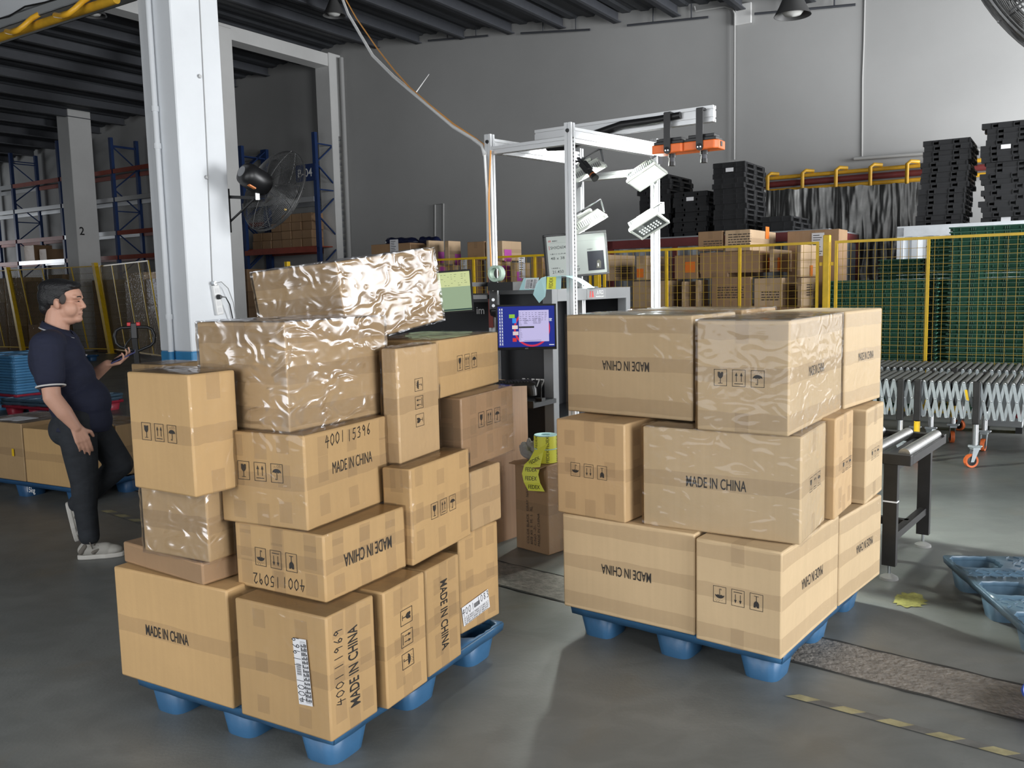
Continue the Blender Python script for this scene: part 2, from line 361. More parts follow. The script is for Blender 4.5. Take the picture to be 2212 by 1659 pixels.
tag(o, 'pale square junction box high on the back wall near the lamp', 'box')
# yellow pipes with hooks and a dark red pipe on the back wall
def wallpipe(name, z, r, u0, u1, nn, m, label, cat='pipe'): return pipe(name, [P(u0, nn, z), P(u1, nn, z)], r, m, label, cat)
wallpipe('gas_pipe', 3.44, .035, -5.6, 2.5, 16.30, M_pipe_y, 'upper yellow pipe along the back wall, over the foil sheet')
wallpipe('gas_pipe', 3.21, .035, -5.6, 2.5, 16.30, M_pipe_y, 'lower yellow pipe along the back wall, just above the foil sheet')
wallpipe('water_pipe', 3.33, .055, -5.6, 2.5, 16.36, M_pipe_red, 'dark red pipe between the two yellow pipes on back wall')
for i, px in enumerate((1660, 1735, 1807, 1881, 1960)):
    u_ = un(gn(px, 385, 16.2))[0]
    pts = [P(u_ + .16, 16.28, 3.50), P(u_ + .05, 16.18, 3.51), P(u_, 16.15, 3.47), P(u_, 16.15, 3.16), P(u_ + .03, 16.16, 3.11), P(u_ + .18, 16.2, 3.08)]
    pipe('pipe_hook', pts, .032, M_pipe_y, 'yellow hook bracket over the yellow wall pipes, %s counting from the foil sheet end' % nth(i), 'bracket', 'yellow pipe hooks on the wall')
# ------------------------------------------------------------------ white column in front with conduit, power strip, beam and yellow pipe
UE, NE = -7.32, 5.52
UL = un(gn(321, 380, NE))[0]; NR_ = un(gu(492, 380, UE))[1]
mb = MB(); hall(mb, (UL, NE, 1.03), (UE, NR_, 7.0)); mb.cur = 1; hall(mb, (UL, NE, 0), (UE, NR_, 1.03))
wc = struct(mb.build('column', [M_white, M_blue_band])); wc.modifiers.new('b', 'BEVEL').width = .01
for y in (165, 383):
    p = gu({165: 430, 383: 445}[y], y, UE); o = MB().lathe([(0, .02), (.016, .02), (.02, .01), (.02, 0)], 10, frame(p, NA, V(0, 0, 1))).build('anchor_bolt', boltm(), wc)
cu_ = un(gn(352, 380, NE))[0]
cp = thing('conduit_pipe', 'white painted conduit pipe running up the white column', 'pipe', P(cu_, NE - .04, 0))
mb = MB().tube([(0, 0, 1.03), (0, 0, 7)], .028, 12).build('pipe', M_white, cp, smooth=True); MB().tube([(0, 0, 0.01), (0, 0, 1.03)], .0285, 12).build('pipe_foot', M_blue_band, cp, smooth=True)
for z in (1.35, 3.0, 3.35):
    q = MB(); q.tube([(0, 0, z), (0, 0, z + .05)], .036, 12); q.build('clip', M_white, cp, smooth=True)
# power strip
p = gu(467, 648, UE); fm = frame(p, NA, V(0, 0, 1)) @ Matrix.Rotation(math.radians(7), 4, 'Z')
ps = thing('power_strip', 'white power strip hung on the white column above the boxes', 'power strip', p)
ps.matrix_world = fm
M_wp = mat('white_plastic', (.80, .80, .79), .4)
MB().box((-.042, -.15, 0), (.042, .15, .035)).build('casing', M_wp, ps, bevel=.008)
for i in range(4):
    y = -.10 + .065 * i; q = MB().cbox((0, y, .0362), (.045, .045, .002)); q.build('socket', mat('socket_plastic', (.7, .7, .7), .4), ps)
MB().lathe([(0, .05), (.02, .05), (.022, .0)], 12, T(-.015, .17, 0)).build('hook', M_chrome, ps)
cb = thing('black_cable', 'black plug and cable leaving the white power strip', 'cable', p); cb.matrix_world = fm
MB().lathe([(0, .085), (.016, .085), (.024, .06), (.026, .039), (0, .039)], 14, T(0, .03, 0)).build('plug', M_black, cb, smooth=True)
MB().tube([(.01, .03, .075), (.05, .02, .09), (.10, -.06, .07), (.125, -.2, .05), (.12, -.6, .03)], .006, 6).build('cord', M_black, cb, smooth=True)
cb = thing('white_cable', 'thin white cable arching beside the power strip', 'cable', p); cb.matrix_world = fm
MB().tube([(-.015, .17, .05), (.05, .175, .06), (.12, .10, .06), (.165, -.05, .05), (.175, -.55, .03)], .005, 6).build('cord', mat('grey_cord', (.35, .35, .35), .5), cb, smooth=True)
tag(MB().tube([gu(430, -20, UE + .006), gu(446, 300, UE + .006), gu(459, 615, UE + .006)], .004, 6).build('white_cable', mat('grey_cord', (.35, .35, .35), .5)), 'thin wire running straight up the white column to the roof', 'cable')
# beam along U at the white column, cable tray and yellow pipe below it
mb = MB(); hall(mb, (-22, 5.36, 4.62), (UL, 5.86, 5.2)); struct(mb.build('beam', M_white))
M_tray = mat('galvanised_tray', (.42, .44, .45), .5, .3)
t = thing('cable_tray', 'grey cable tray under the white beam, top left corner', 'cable tray', P(-15, 5.36, 4.5), YAW)
MB().box((-7, -.02, 0), (7, .30, .012)).box((-7, -.02, 0), (7, -.008, .09)).box((-7, .29, 0), (7, .30, .09)).build('tray', M_tray, t)
MB().tube([(-7 + .35 * i, -.035 + .012 * math.sin(i * 1.7), .10 + .018 * math.sin(i * 2.3)) for i in range(41)], .009, 6).build('cord', M_black, t, smooth=True)
gp = pipe('gas_pipe', [P(-22, 5.36, 4.42), P(-7.9, 5.36, 4.42)], .043, M_pipe_y, 'thick yellow pipe under the white beam, top left corner', 'pipe', seg=16)
for i, (px, py) in enumerate(((62, 66), (172, 24))):
    u_ = un(gn(px, py, 5.25))[0]
    pts = [P(u_ - .42, 5.25, 4.40), P(u_ - .18, 5.18, 4.33), P(u_ - .06, 5.17, 4.33), P(u_, 5.2, 4.37), P(u_ + .02, 5.28, 4.46), P(u_ + .02, 5.36, 4.52)]
    pipe('pipe_hook', pts, .027, mat('bright_yellow_hook', (.85, .45, .03), .4, var=.1), 'yellow hook holding the thick yellow pipe under the white beam, ' + ('left one' if i == 0 else 'nearer the white column'), 'bracket', 'yellow hooks under the white beam')
# ================================================================== cartons
def card(name, col, coat=.5, wr=.35, ws=11, cr=.12):
    return mat(name, col, .75, var=.05, vscale=3, bump=.05, bscale=90, coat=coat, coat_rough=cr, wrinkle=wr, wscale=ws, streak=.02, rnd=.07)
M_card = card('cardboard', (.50, .318, .142), .16, .5)
M_cardR = card('smooth_cardboard', (.555, .408, .238), .12, .4)
M_cardW = card('wrapped_cardboard', (.49, .325, .165), .2, .8, 9)
M_cardD = card('brown_cardboard', (.33, .20, .105), .25, .4)
M_cardP = card('pale_cardboard', (.52, .37, .23), .12, .3)
M_ink = mat('printing_ink', (.022, .019, .017), .6)
M_marker = mat('marker_ink', (.012, .012, .014), .5)
M_paper = mat('white_paper', (.80, .80, .82), .6)
M_tape = mat('clear_brown_tape', (.38, .27, .165), .30, alpha=.15, coat=.6, coat_rough=.12, wrinkle=.5, wscale=25, bump=.1, bscale=40)
def film_mat(nm, bl, mn, bs, ro):
    m = bpy.data.materials.new(nm); m.use_nodes = True; nt = m.node_tree; N = nt.nodes; L = nt.links
    for n in list(N): N.remove(n)
    out = N.new('ShaderNodeOutputMaterial'); mix = N.new('ShaderNodeMixShader'); tr = N.new('ShaderNodeBsdfTransparent'); g = N.new('ShaderNodeBsdfGlossy')
    tr.inputs[0].default_value = (.96, .96, .96, 1); g.inputs['Roughness'].default_value = ro; g.inputs[0].default_value = (.95, .96, 1, 1)
    tc = N.new('ShaderNodeTexCoord'); mp = N.new('ShaderNodeMapping'); mp.inputs['Scale'].default_value = (1, 1, 1.8); L.new(tc.outputs['Object'], mp.inputs[0])
    n1 = N.new('ShaderNodeTexNoise'); n1.noise_type = 'RIDGED_MULTIFRACTAL'; n1.inputs['Scale'].default_value = 9; n1.inputs['Detail'].default_value = 4; n1.inputs['Distortion'].default_value = 1.2; L.new(mp.outputs[0], n1.inputs[0])
    bp = N.new('ShaderNodeBump'); bp.inputs['Strength'].default_value = bs; bp.inputs['Distance'].default_value = .02; L.new(n1.outputs[0], bp.inputs['Height']); L.new(bp.outputs[0], g.inputs['Normal'])
    fr = N.new('ShaderNodeLayerWeight'); fr.inputs[0].default_value = bl
    r = N.new('ShaderNodeMapRange'); r.inputs['From Max'].default_value = 1; r.inputs['To Min'].default_value = mn; r.inputs['To Max'].default_value = .7; L.new(fr.outputs['Fresnel'], r.inputs[0])
    L.new(r.outputs[0], mix.inputs[0]); L.new(tr.outputs[0], mix.inputs[1]); L.new(g.outputs[0], mix.inputs[2]); L.new(mix.outputs[0], out.inputs[0])
    return m
M_film = film_mat('stretch_film', .13, .02, .4, .10)
M_film2 = film_mat('thick_stretch_film', .34, .16, .9, .20)
# handling symbols in a 1.0 x 1.25 cell
def sym(mb, k, M, up=True):
    w, h, t = .5, .62, .035
    def q(*p): mb.add([(x, y, 0) for x, y in p], [tuple(range(len(p)))], M)
    def rect(x0, y0, x1, y1): q((x0, y0), (x1, y0), (x1, y1), (x0, y1))
    rect(-w, -h, w, -h + t); rect(-w, h - t, w, h); rect(-w, -h + t, -w + t, h - t); rect(w - t, -h + t, w, h - t)
    if k == 'glass':
        q(*[(-.21, .42), (-.2, .12), (-.13, 0), (-.03, -.07), (.03, -.07), (.13, 0), (.2, .12), (.21, .42), (.06, .42), (.02, .30), (-.04, .42)][::-1])
        rect(-.025, -.40, .025, -.07); rect(-.17, -.44, .17, -.40)
    elif k == 'arrow':
        for x in (-.19, .19):
            rect(x - .022, -.26, x + .022, .2); q((x - .10, .16), (x + .10, .16), (x, .42))
        rect(-.33, -.44, .33, -.39)
    else:
        a = [( .36 * math.cos(i * PI / 12), .02 + .27 * math.sin(i * PI / 12)) for i in range(13)]
        q(*a, (-.24, .06), (-.12, .0), (0, .06), (.12, 0), (.24, .06))
        rect(-.022, -.40, .022, .04); rect(-.13, -.44, .022, -.40); rect(-.13, -.40, -.09, -.33)
        for i, x in enumerate((-.22, -.06, .1, .26, .02, .2)):
            y = .36 if i < 4 else .46; q((x, y), (x + .035, y + .02), (x + .075, y + .10), (x + .04, y + .08))
DIG = {'0': [[(.5, 1), (.15, .75), (.1, .3), (.4, 0), (.8, .3), (.8, .75), (.5, 1)]], '1': [[(.5, 1), (.45, 0)]], '2': [[(.1, .8), (.4, 1), (.75, .8), (.5, .4), (.1, .02), (.85, .05)]],
       '3': [[(.15, .9), (.6, 1), (.7, .75), (.35, .55), (.75, .4), (.6, .05), (.1, .05)]], '4': [[(.45, 1), (.1, .45), (.9, .5)], [(.65, .85), (.5, -.1)]],
       '5': [[(.8, 1), (.3, .98), (.2, .6), (.65, .6), (.75, .25), (.4, 0), (.1, .1)]], '6': [[(.7, 1), (.25, .5), (.2, .15), (.5, 0), (.75, .25), (.5, .48), (.25, .3)]],
       '9': [[(.75, .75), (.45, 1), (.2, .75), (.4, .5), (.75, .75), (.65, 0)]], '7': [[(.1, .95), (.8, 1), (.4, 0)]], '8': [[(.7, .9), (.3, .95), (.25, .7), (.75, .3), (.45, 0), (.2, .2), (.7, .75), (.7, .9)]]}
def handwriting(mb, s, size, M, th=.10):
    x = -len(s) * .5 * .72; 
    for ch in s:
        for st in DIG.get(ch, []):
            for (x0, y0), (x1, y1) in zip(st, st[1:]):
                dx, dy = x1 - x0, y1 - y0; l = math.hypot(dx, dy) or 1; ox, oy = -dy / l * th / 2, dx / l * th / 2; e = th * .3
                x0_, y0_, x1_, y1_ = x0 - dx / l * e, y0 - dy / l * e, x1 + dx / l * e, y1 + dy / l * e
                mb.add([((x + .62 * a) * size, (b - .5) * size, 0) for a, b in ((x0_ + ox, y0_ + oy), (x0_ - ox, y0_ - oy), (x1_ - ox, y1_ - oy), (x1_ + ox, y1_ + oy))], [(0, 1, 2, 3)], M)
        x += .72 if ch != ' ' else .5
def put_text(mb, s, M, width=None, height=None, bold=.012, size=1.0):
    vs, fs = text_geo(s, 1.0, bold)
    xs = [v[0] for v in vs]; ys = [v[1] for v in vs]; cx = (min(xs) + max(xs)) / 2; cy = (min(ys) + max(ys)) / 2
    kx = width / (max(xs) - min(xs)) if width else None; ky = height / (max(ys) - min(ys)) if height else None
    kx = kx or ky or size; ky = ky or kx
    mb.add([((v[0] - cx) * kx, (v[1] - cy) * ky, 0) for v in vs], fs, M)
EPS = .0016
BULGE = [(0, 0, 0, 1, 1, 1)]
def conform(mb):                                                 # press marks and tape onto the slightly hollow faces
    bu, pl, pr, w, d, h = BULGE[0]; out = []
    for x, y, z in mb.v:
        t = max(0, 1 - (2 * z / h - 1) ** 2)
        if x < 0 and x > -.01 and y > 0: x += bu * pl * t * max(0, 1 - (2 * y / w - 1) ** 2)
        elif y < 0 and y > -.01: y += bu * pr * t * max(0, 1 - (2 * x / d - 1) ** 2)
        out.append((x, y, z))
    mb.v = out
def face_frame(f, w, d, h):
    if f == 'R': return frame((0, -EPS, 0), (1, 0, 0), (0, 0, 1)), d, h
    if f == 'L': return frame((-EPS, w, 0), (0, -1, 0), (0, 0, 1)), w, h
    return frame((0, 0, h + EPS), (1, 0, 0), (0, 1, 0)), d, w
def carton_mesh(name, w, d, h, m, bulge=.006, seed=0, parent=None, flap='x'):
    rs = random.Random(seed); n = 6; bm = bmesh.new()
    bmesh.ops.create_cube(bm, size=1); bmesh.ops.subdivide_edges(bm, edges=bm.edges[:], cuts=n - 1, use_grid_fill=True)
    ph = [rs.uniform(-1, 1) for _ in range(6)]
    for v in bm.verts:
        x, y, z = v.co; a = (1 - 4 * y * y) * (1 - 4 * z * z); b_ = (1 - 4 * x * x) * (1 - 4 * z * z); c = (1 - 4 * x * x) * (1 - 4 * y * y)
        ox = bulge * a * (abs(ph[0]) if x < 0 else -ph[1]) if abs(abs(x) - .5) < 1e-4 else 0
        oy = bulge * b_ * (abs(ph[2]) if y < 0 else -ph[3]) if abs(abs(y) - .5) < 1e-4 else 0
        oz = bulge * .6 * c * (-1 if z > 0 else 0) if abs(abs(z) - .5) < 1e-4 else 0
        v.co = ((x + .5) * d + ox, (y + .5) * w + oy, (z + .5) * h + oz)
    me = bpy.data.meshes.new(name); bm.to_mesh(me); bm.free(); me.materials.append(m)
    o = bpy.data.objects.new(name, me); COL.objects.link(o)
    if parent: o.parent = parent
    BULGE[0] = (bulge, abs(ph[0]), abs(ph[2]), w, d, h)
    q = o.modifiers.new('bevel', 'BEVEL'); q.width = .007; q.segments = 2; q.limit_method = 'ANGLE'; q.angle_limit = .9
    shade(o, 50); return o
def film_mesh(w, d, h, parent, seed, amp=.004, off=.0045, fm=None):
    rs = random.Random(seed); bm = bmesh.new(); bmesh.ops.create_cube(bm, size=1); bmesh.ops.subdivide_edges(bm, edges=bm.edges[:], cuts=11, use_grid_fill=True)
    for v in bm.verts:
        x, y, z = v.co; k = off + rs.uniform(0, amp); s = Vector(((abs(abs(x) - .5) < 1e-4) * math.copysign(1, x), (abs(abs(y) - .5) < 1e-4) * math.copysign(1, y), (abs(abs(z) - .5) < 1e-4) * math.copysign(1, z)))
        if s.length: s.normalize()
        v.co = Vector(((x + .5) * d, (y + .5) * w, (z + .5) * h)) + s * k
    for f in [f for f in bm.faces if f.normal.z < -.9]: bm.faces.remove(f)
    me = bpy.data.meshes.new('stretch_film'); bm.to_mesh(me); bm.free(); me.materials.append(fm or M_film)
    o = bpy.data.objects.new('stretch_film', me); COL.objects.link(o); o.parent = parent; shade(o, 70); return o
def strip(mb, M, s0, s1, t0, t1, n=8, jit=0.0):
    vs = []; fs = []
    for i in range(n + 1):
        s = s0 + (s1 - s0) * i / n; vs += [(s, t0 + random.uniform(-jit, jit), 0), (s, t1 + random.uniform(-jit, jit), 0)]
    for i in range(n): fs.append((2 * i, 2 * i + 2, 2 * i + 3, 2 * i + 1))
    mb.add(vs, fs, M)
def marks(root, w, d, h, specs, place):
    """printed marks on the faces; place(face, px, py) gives the position on the face"""
    for f in ('L', 'R'):
        mt = MB(); ms = MB(); mh = MB()
        for sp in specs:
            if sp[0] != f: continue
            fr, W, H = face_frame(f, w, d, h); s, t = place(f, sp[2], sp[3]); rot = math.radians(sp[4] if len(sp) > 4 else 0); sc = sp[5] if len(sp) > 5 else 1.0
            M = fr @ T(s, t) @ R2(rot)
            if sp[1] == 'made': put_text(mt, 'MADE IN CHINA', M, .245 * sc, .044 * sc, .012 if f == 'L' or sc > 1 else .0)
            elif sp[1] == 'sym':
                for i, k in enumerate(('glass', 'arrow', 'rain')): sym(ms, k, M @ T((i - 1) * .070 * sc, 0) @ Matrix.Scale(.050 * sc, 4))
            elif sp[1] == 'hand': handwriting(mh, sp[6], .042 * sc, M)
            elif sp[1] == 'lines':
                for i in range(sp[6]): strip(mt, M, -.5 * sc * .3 * random.uniform(.5, 1), .5 * sc * .3 * random.uniform(.4, 1), -.035 * i * sc, -.035 * i * sc + .014 * sc, 1)
        for mb, nm, mm in ((mt, 'printed_text', M_ink), (ms, 'handling_symbols', M_ink), (mh, 'handwritten_number', M_marker)):
            if mb.v: conform(mb); mb.build(nm, mm, root)
def carton(name, label, spec, m=None, mk=(), film=False, tape='std', group=None, rot=None, seed=1, cat='box', bulge=.006):
    x, y, z, yaw, w, d, h = spec; m = m or M_card
    root = thing(name, label, cat, (x, y, z), math.radians(yaw), group)
    if rot is not None: root.matrix_world = rot
    bpy.context.view_layer.update(); MW = root.matrix_world.copy(); inv = MW.inverted()
    carton_mesh('carton_body', w, d, h, m, bulge, seed, root)
    rs = random.Random(seed * 7 + 3); tp = MB()
    if tape:
        frT, _, _ = face_frame('T', w, d, h); frL, _, _ = face_frame('L', w, d, h); frR, _, _ = face_frame('R', w, d, h)
        tw = .055; k = .0006
        if d >= w: strip(tp, frT, 0, d, w / 2 - tw / 2, w / 2 + tw / 2); strip(tp, frL @ T(0, 0, -k), w / 2 - tw / 2, w / 2 + tw / 2, h - .09, h, 3); strip(tp, frL @ T(0, 0, -k), w / 2 - tw / 2, w / 2 + tw / 2, 0, .08, 3)
        else: strip(tp, frT, d / 2 - tw / 2, d / 2 + tw / 2, 0, w); strip(tp, frR @ T(0, 0, -k), d / 2 - tw / 2, d / 2 + tw / 2, h - .09, h, 3); strip(tp, frR @ T(0, 0, -k), d / 2 - tw / 2, d / 2 + tw / 2, 0, .08, 3)
        if tape in ('band', 'std'):
            for t in ((h - .045, .52 * h, .05) if tape == 'band' else (.5 * h,)):
                tl = .062; frL_ = frL @ T(0, 0, -.0008); frR_ = frR @ T(0, 0, -.0008)
                strip(tp, frL_, .004, w - .002, t - tl / 2, t + tl / 2, 8, .003); strip(tp, frR_, .002, d - .004, t - tl / 2, t + tl / 2, 8, .003)
        if tape == 'patch':
            for fr, W in ((frL @ T(0, 0, -.0008), w), (frR @ T(0, 0, -.0008), d)):
                for c in range(max(2, int(W / .14))):
                    s0 = W * (c + .5) / max(2, int(W / .14)) + rs.uniform(-.02, .02)
                    for q in range(3):
                        t0 = h * (q + .3) / 3 + rs.uniform(-.02, .02); strip(tp, fr, s0 - .025, s0 + .03, t0, min(t0 + rs.uniform(.06, .10), h - .004), 2)
            strip(tp, frL @ T(0, 0, -k), .004, w - .002, .42 * h, .42 * h + .05, 6, .004); strip(tp, frR @ T(0, 0, -k), .002, d - .004, .42 * h, .42 * h + .05, 6, .004)
        conform(tp); tp.build('packing_tape', M_tape, root)
    # seam of the flaps on top
    if mk:
        def place(f, px, py):
            r = ray(px, py); p0 = inv @ CAMP; dr = (inv.to_3x3() @ r); ax = 1 if f == 'R' else 0
            q = p0 + dr * (-p0[ax] / dr[ax]); return (q.x if f == 'R' else w - q.y), q.z
        marks(root, w, d, h, mk, place)
    if film: film_mesh(w, d, h, root, seed, fm=M_film2 if film == 2 else None)
    return root
# --- right pallet stack
LB = 'on the right blue pallet'
carton('cardboard_box', 'wide cardboard box with upside-down MADE IN CHINA, bottom left of the right stack', (0.733, 3.507, 0.14, 53.442, 0.646, 0.42, 0.432), M_cardR, [('L', 'made', 1351, 1239, 180)], tape='band', seed=1)
carton('cardboard_box', 'cardboard box with upside-down symbols, bottom front corner of the right stack', (1.014, 3.255, 0.14, 51.758, 0.360, 0.664, 0.427), M_cardR, [('L', 'sym', 1593, 1293, 180, 1.1), ('R', 'made', 1757, 1247, 180, 1.0)], tape='band', seed=2)
carton('cardboard_box', 'pale cardboard box, bottom right end of the right stack', (1.438, 3.796, 0.14, 49.44, 0.42, 0.553, 0.403), M_cardR, [('R', 'made', 1868, 1177, 180, .9)], tape='band', seed=3)
carton('cardboard_box', 'small cardboard box with upside-down symbols, middle row left end of the right stack', (0.473, 3.691, 0.574, 51.605, 0.356, 0.40, 0.43), M_cardW, [('L', 'sym', 1271, 1018, 180)], tape='patch', seed=4)
carton('cardboard_box', 'wide cardboard box with large upright MADE IN CHINA, middle row of the right stack', (1.11, 3.336, 0.569, 57.904, 0.661, 0.409, 0.428), M_cardR, [('L', 'made', 1546, 1045, 0, 1.03), ('R', 'sym', 1762, 1040, 0, .95)], tape='std', seed=5, film=True)
carton('cardboard_box', 'narrow crumpled cardboard box between two others, middle row of right stack', (1.369, 3.683, 0.569, 56.164, 0.38, 0.317, 0.440), M_cardW, [('R', 'sym', 1829, 1002, 0, .85)], tape='patch', seed=6)
carton('cardboard_box', 'narrow cardboard box with faint symbols, middle row far right end of the right stack', (1.639, 4.023, 0.545, 54.751, 0.4, 0.334, 0.448), M_cardR, [('R', 'sym', 1891, 978, 0, .8)], tape='band', seed=7)
carton('cardboard_box', 'wide cardboard box with upside-down MADE IN CHINA, top left of the right stack', (0.766, 3.709, 1.007, 50.692, 0.653, 0.42, 0.452), M_cardR, [('L', 'made', 1350, 791, 180)], tape='band', seed=8, film=True)
carton('cardboard_box', 'large cardboard box with upright symbols and taped side, top front of the right stack', (1.058, 3.332, 1.0, 55.511, 0.374, 0.776, 0.445), M_cardR, [('L', 'sym', 1596, 817, 0, 1.08), ('R', 'made', 1766, 797, 0, .92)], tape='band', seed=9, film=True)
carton('cardboard_box', 'pale cardboard box with small MADE IN CHINA, top right end of the right stack', (1.529, 4.015, 0.997, 49.359, 0.4, 0.497, 0.453), M_cardR, [('R', 'made', 1871, 768, 0, .85)], tape='band', seed=10)
carton('cardboard_box', 'film-covered cardboard box at the back of the right stack top, behind the front ones', (1.10, 4.18, 1.0, 52, .62, .42, .462), M_cardW, [], tape='band', seed=11, film=True)
# --- left pallet stack
carton('cardboard_box', 'large cardboard box with upright MADE IN CHINA, bottom left of the left stack', (-1.007, 2.953, 0.14, 59.823, 0.612, 0.45, 0.433), M_card, [('L', 'made', 359, 1372, 0, .95)], tape='std', seed=21)
r_ = carton('cardboard_box', 'cardboard box with white shipping label and sideways MADE IN CHINA, bottom front of left stack', (-0.611, 2.709, 0.14, 59.587, 0.415, 0.237, 0.420), M_card, [('R', 'made', 766, 1439, 90, 1.12), ('R', 'hand', 732, 1402, 90, .95, '11969'), ('R', 'hand', 736, 1488, 90, .95, '4001')], tape='patch', seed=22, film=True)
carton('cardboard_box', 'tall cardboard box with sideways symbols, bottom row second from front of left stack', (-0.458, 2.923, 0.14, 61.586, 0.3, 0.250, 0.422), M_card, [('R', 'sym', 881, 1378, -90, 1.15)], tape='patch', seed=23, film=True)
carton('cardboard_box', 'tall cardboard box with sideways MADE IN CHINA, bottom row third from front of left stack', (-0.338, 3.169, 0.14, 61.542, 0.3, 0.235, 0.415), M_card, [('R', 'made', 961, 1327, -90, 1.12)], tape='patch', seed=24, film=True)
u_ = carton('cardboard_box', 'cardboard box with tilted white label, bottom row far right of left stack', (-0.239, 3.578, 0.14, 55.062, 0.4, 0.279, 0.428), M_card, [], tape='patch', seed=25, film=True)
carton('cardboard_box', 'thin flat cardboard box lying under the small wrapped box of left stack', (-1.103, 3.001, 0.576, 53.587, 0.509, 0.36, 0.081), M_cardD, [], tape='std', seed=26)
carton('cardboard_box', 'small shiny film-wrapped cardboard box above the thin flat box of left stack', (-1.073, 2.997, 0.659, 60.495, 0.342, 0.285, 0.260), M_cardW, [], tape='std', seed=27, film=2)
carton('cardboard_box', 'tall cardboard box with upright symbols, left end of the left stack at waist height', (-1.062, 2.875, 0.922, 56.888, 0.338, 0.19, 0.412), M_card, [('L', 'sym', 342, 935, 0, 1.0)], tape='std', seed=28, film=True)
carton('cardboard_box', 'low cardboard box with upside-down MADE IN CHINA and marker number 15092, left stack', (-0.635, 2.832, 0.562, 59.051, 0.421, 0.437, 0.232), M_card, [('L', 'sym', 596, 1209, 180, 1.05), ('R', 'made', 797, 1190, 180, 1.05), ('L', 'hand', 575, 1253, 180, .9, '15092'), ('L', 'hand', 633, 1262, 180, .9, '4001')], tape='patch', seed=29, film=True)
carton('cardboard_box', 'cardboard box with MADE IN CHINA and marker number 15396 across its right side', (-0.695, 2.88, 0.796, 63.267, 0.383, 0.523, 0.325), M_card, [('L', 'sym', 562, 1019, 0, 1.06), ('R', 'made', 764, 998, 0, .95), ('R', 'hand', 725, 947, 3, .95, '4001'), ('R', 'hand', 777, 933, 3, .95, '15396')], tape='patch', seed=30, film=True)
carton('cardboard_box', 'large film-wrapped cardboard box with taped sides above the box numbered 15396', (-0.754, 2.94, 1.123, 59.03, 0.435, 0.526, 0.374), M_cardW, [], tape='band', seed=31, film=2, bulge=.012)
carton('cardboard_box', 'cardboard box with upright symbols at mid height right side of left stack', (-0.384, 3.191, 0.567, 63.734, 0.125, 0.449, 0.368), M_card, [('R', 'sym', 959, 1094, 0, 1.0)], tape='patch', seed=32, film=True)
carton('cardboard_box', 'upright narrow cardboard box with sideways symbols beside the box numbered 15396', (-0.428, 3.279, 0.937, 65.714, 0.07, 0.312, 0.440), M_cardW, [('R', 'sym', 907, 869, 90, 1.0)], tape='std', seed=33, film=True)
carton('cardboard_box', 'plain film-wrapped cardboard box under the outermost small box of left stack', (-0.184, 3.627, 0.570, 59.894, 0.35, 0.247, 0.256), M_cardW, [], tape='std', seed=34, film=True)
carton('cardboard_box', 'small crumpled cardboard box with symbols, outermost on right side of left stack', (-0.215, 3.652, 0.829, 63.374, 0.35, 0.489, 0.308), M_cardD, [('R', 'sym', 1058, 901, 0, 1.08)], tape='patch', seed=35, film=True)
carton('cardboard_box', 'long cardboard box with upright symbols, high in left stack beside the blue screen', (-0.304, 3.608, 1.142, 67.773, 0.4, 0.640, 0.242), M_card, [('R', 'sym', 1011, 781, 0, 1.08)], tape='std', seed=36, film=True)
# the tilted box on top
th = math.radians(60.04); bb = V(math.cos(th), math.sin(th), 0); aa = V(-math.sin(th), math.cos(th), 0); rv = aa * math.radians(-6.114) + bb * math.radians(-3.809)
M_ = Matrix.Translation((-.638, 3.481, 1.382)) @ Matrix.Rotation(rv.length, 4, rv.normalized()) @ R2(th)
carton('cardboard_box', 'big tilted cardboard box in gleaming film, topmost of the left stack', (0, 0, 0, 0, 0.465, 0.673, 0.330), M_cardW, [], tape='band', seed=37, film=2, rot=M_, bulge=.01)
# paper shipping labels
def ship_label(root, w, d, h, f, px, py, lw, lh, rot, num, num2):
    bpy.context.view_layer.update(); inv = root.matrix_world.inverted(); r = ray(px, py); p0 = inv @ CAMP; dr = inv.to_3x3() @ r; ax = 1 if f == 'R' else 0
    q = p0 + dr * (-p0[ax] / dr[ax]); s = q.x if f == 'R' else w - q.y
    fr, _, _ = face_frame(f, w, d, h); M = fr @ T(s, q.z, .0012) @ R2(math.radians(rot))
    o = MB().box((-lw / 2, -lh / 2, 0), (lw / 2, lh / 2, .0008), M).build('paper_label', M_paper, root); o['label'] = 'white printed shipping label'
    mb = MB(); Mk = M @ T(0, 0, .0016)
    for i in range(16): strip(mb, Mk, -.012 + i * .0026, -.012 + i * .0026 + (.0008, .0016, .0012)[i % 3], .004, .024, 1)
    for j in range(4): strip(mb, Mk, -lw * .46, lw * .46, -lh * .08 - j * lh * .11, -lh * .08 - j * lh * .11 + .0007, 1)
    for x in (-.46, -.3, .0, .25, .459): strip(mb, Mk, lw * x, lw * x + .0007, -lh * .41, -lh * .08, 1)
    for j in range(4):
        for i in range(14):
            x = -lw * .44 + i * lw * .063; strip(mb, Mk, x, x + lw * random.uniform(.02, .055), -lh * .16 - j * lh * .11 + .001, -lh * .16 - j * lh * .11 + .004, 1)
    put_text(mb, 'CN', Mk @ T(-lw * .44, lh * .32), None, .006)
    handwriting(mb, num, .030, Mk @ T(-lw * .27, lh * .2)); handwriting(mb, num2, .030, Mk @ T(lw * .30, lh * .28))
    mb.build('label_print', M_marker, o)
ship_label(r_, .415, .237, .420, 'L', 655, 1451, .225, .06, 94, '4001', '11969')
ship_label(u_, .4, .279, .428, 'R', 1027, 1312, .19, .085, 8, '4001', '1083')

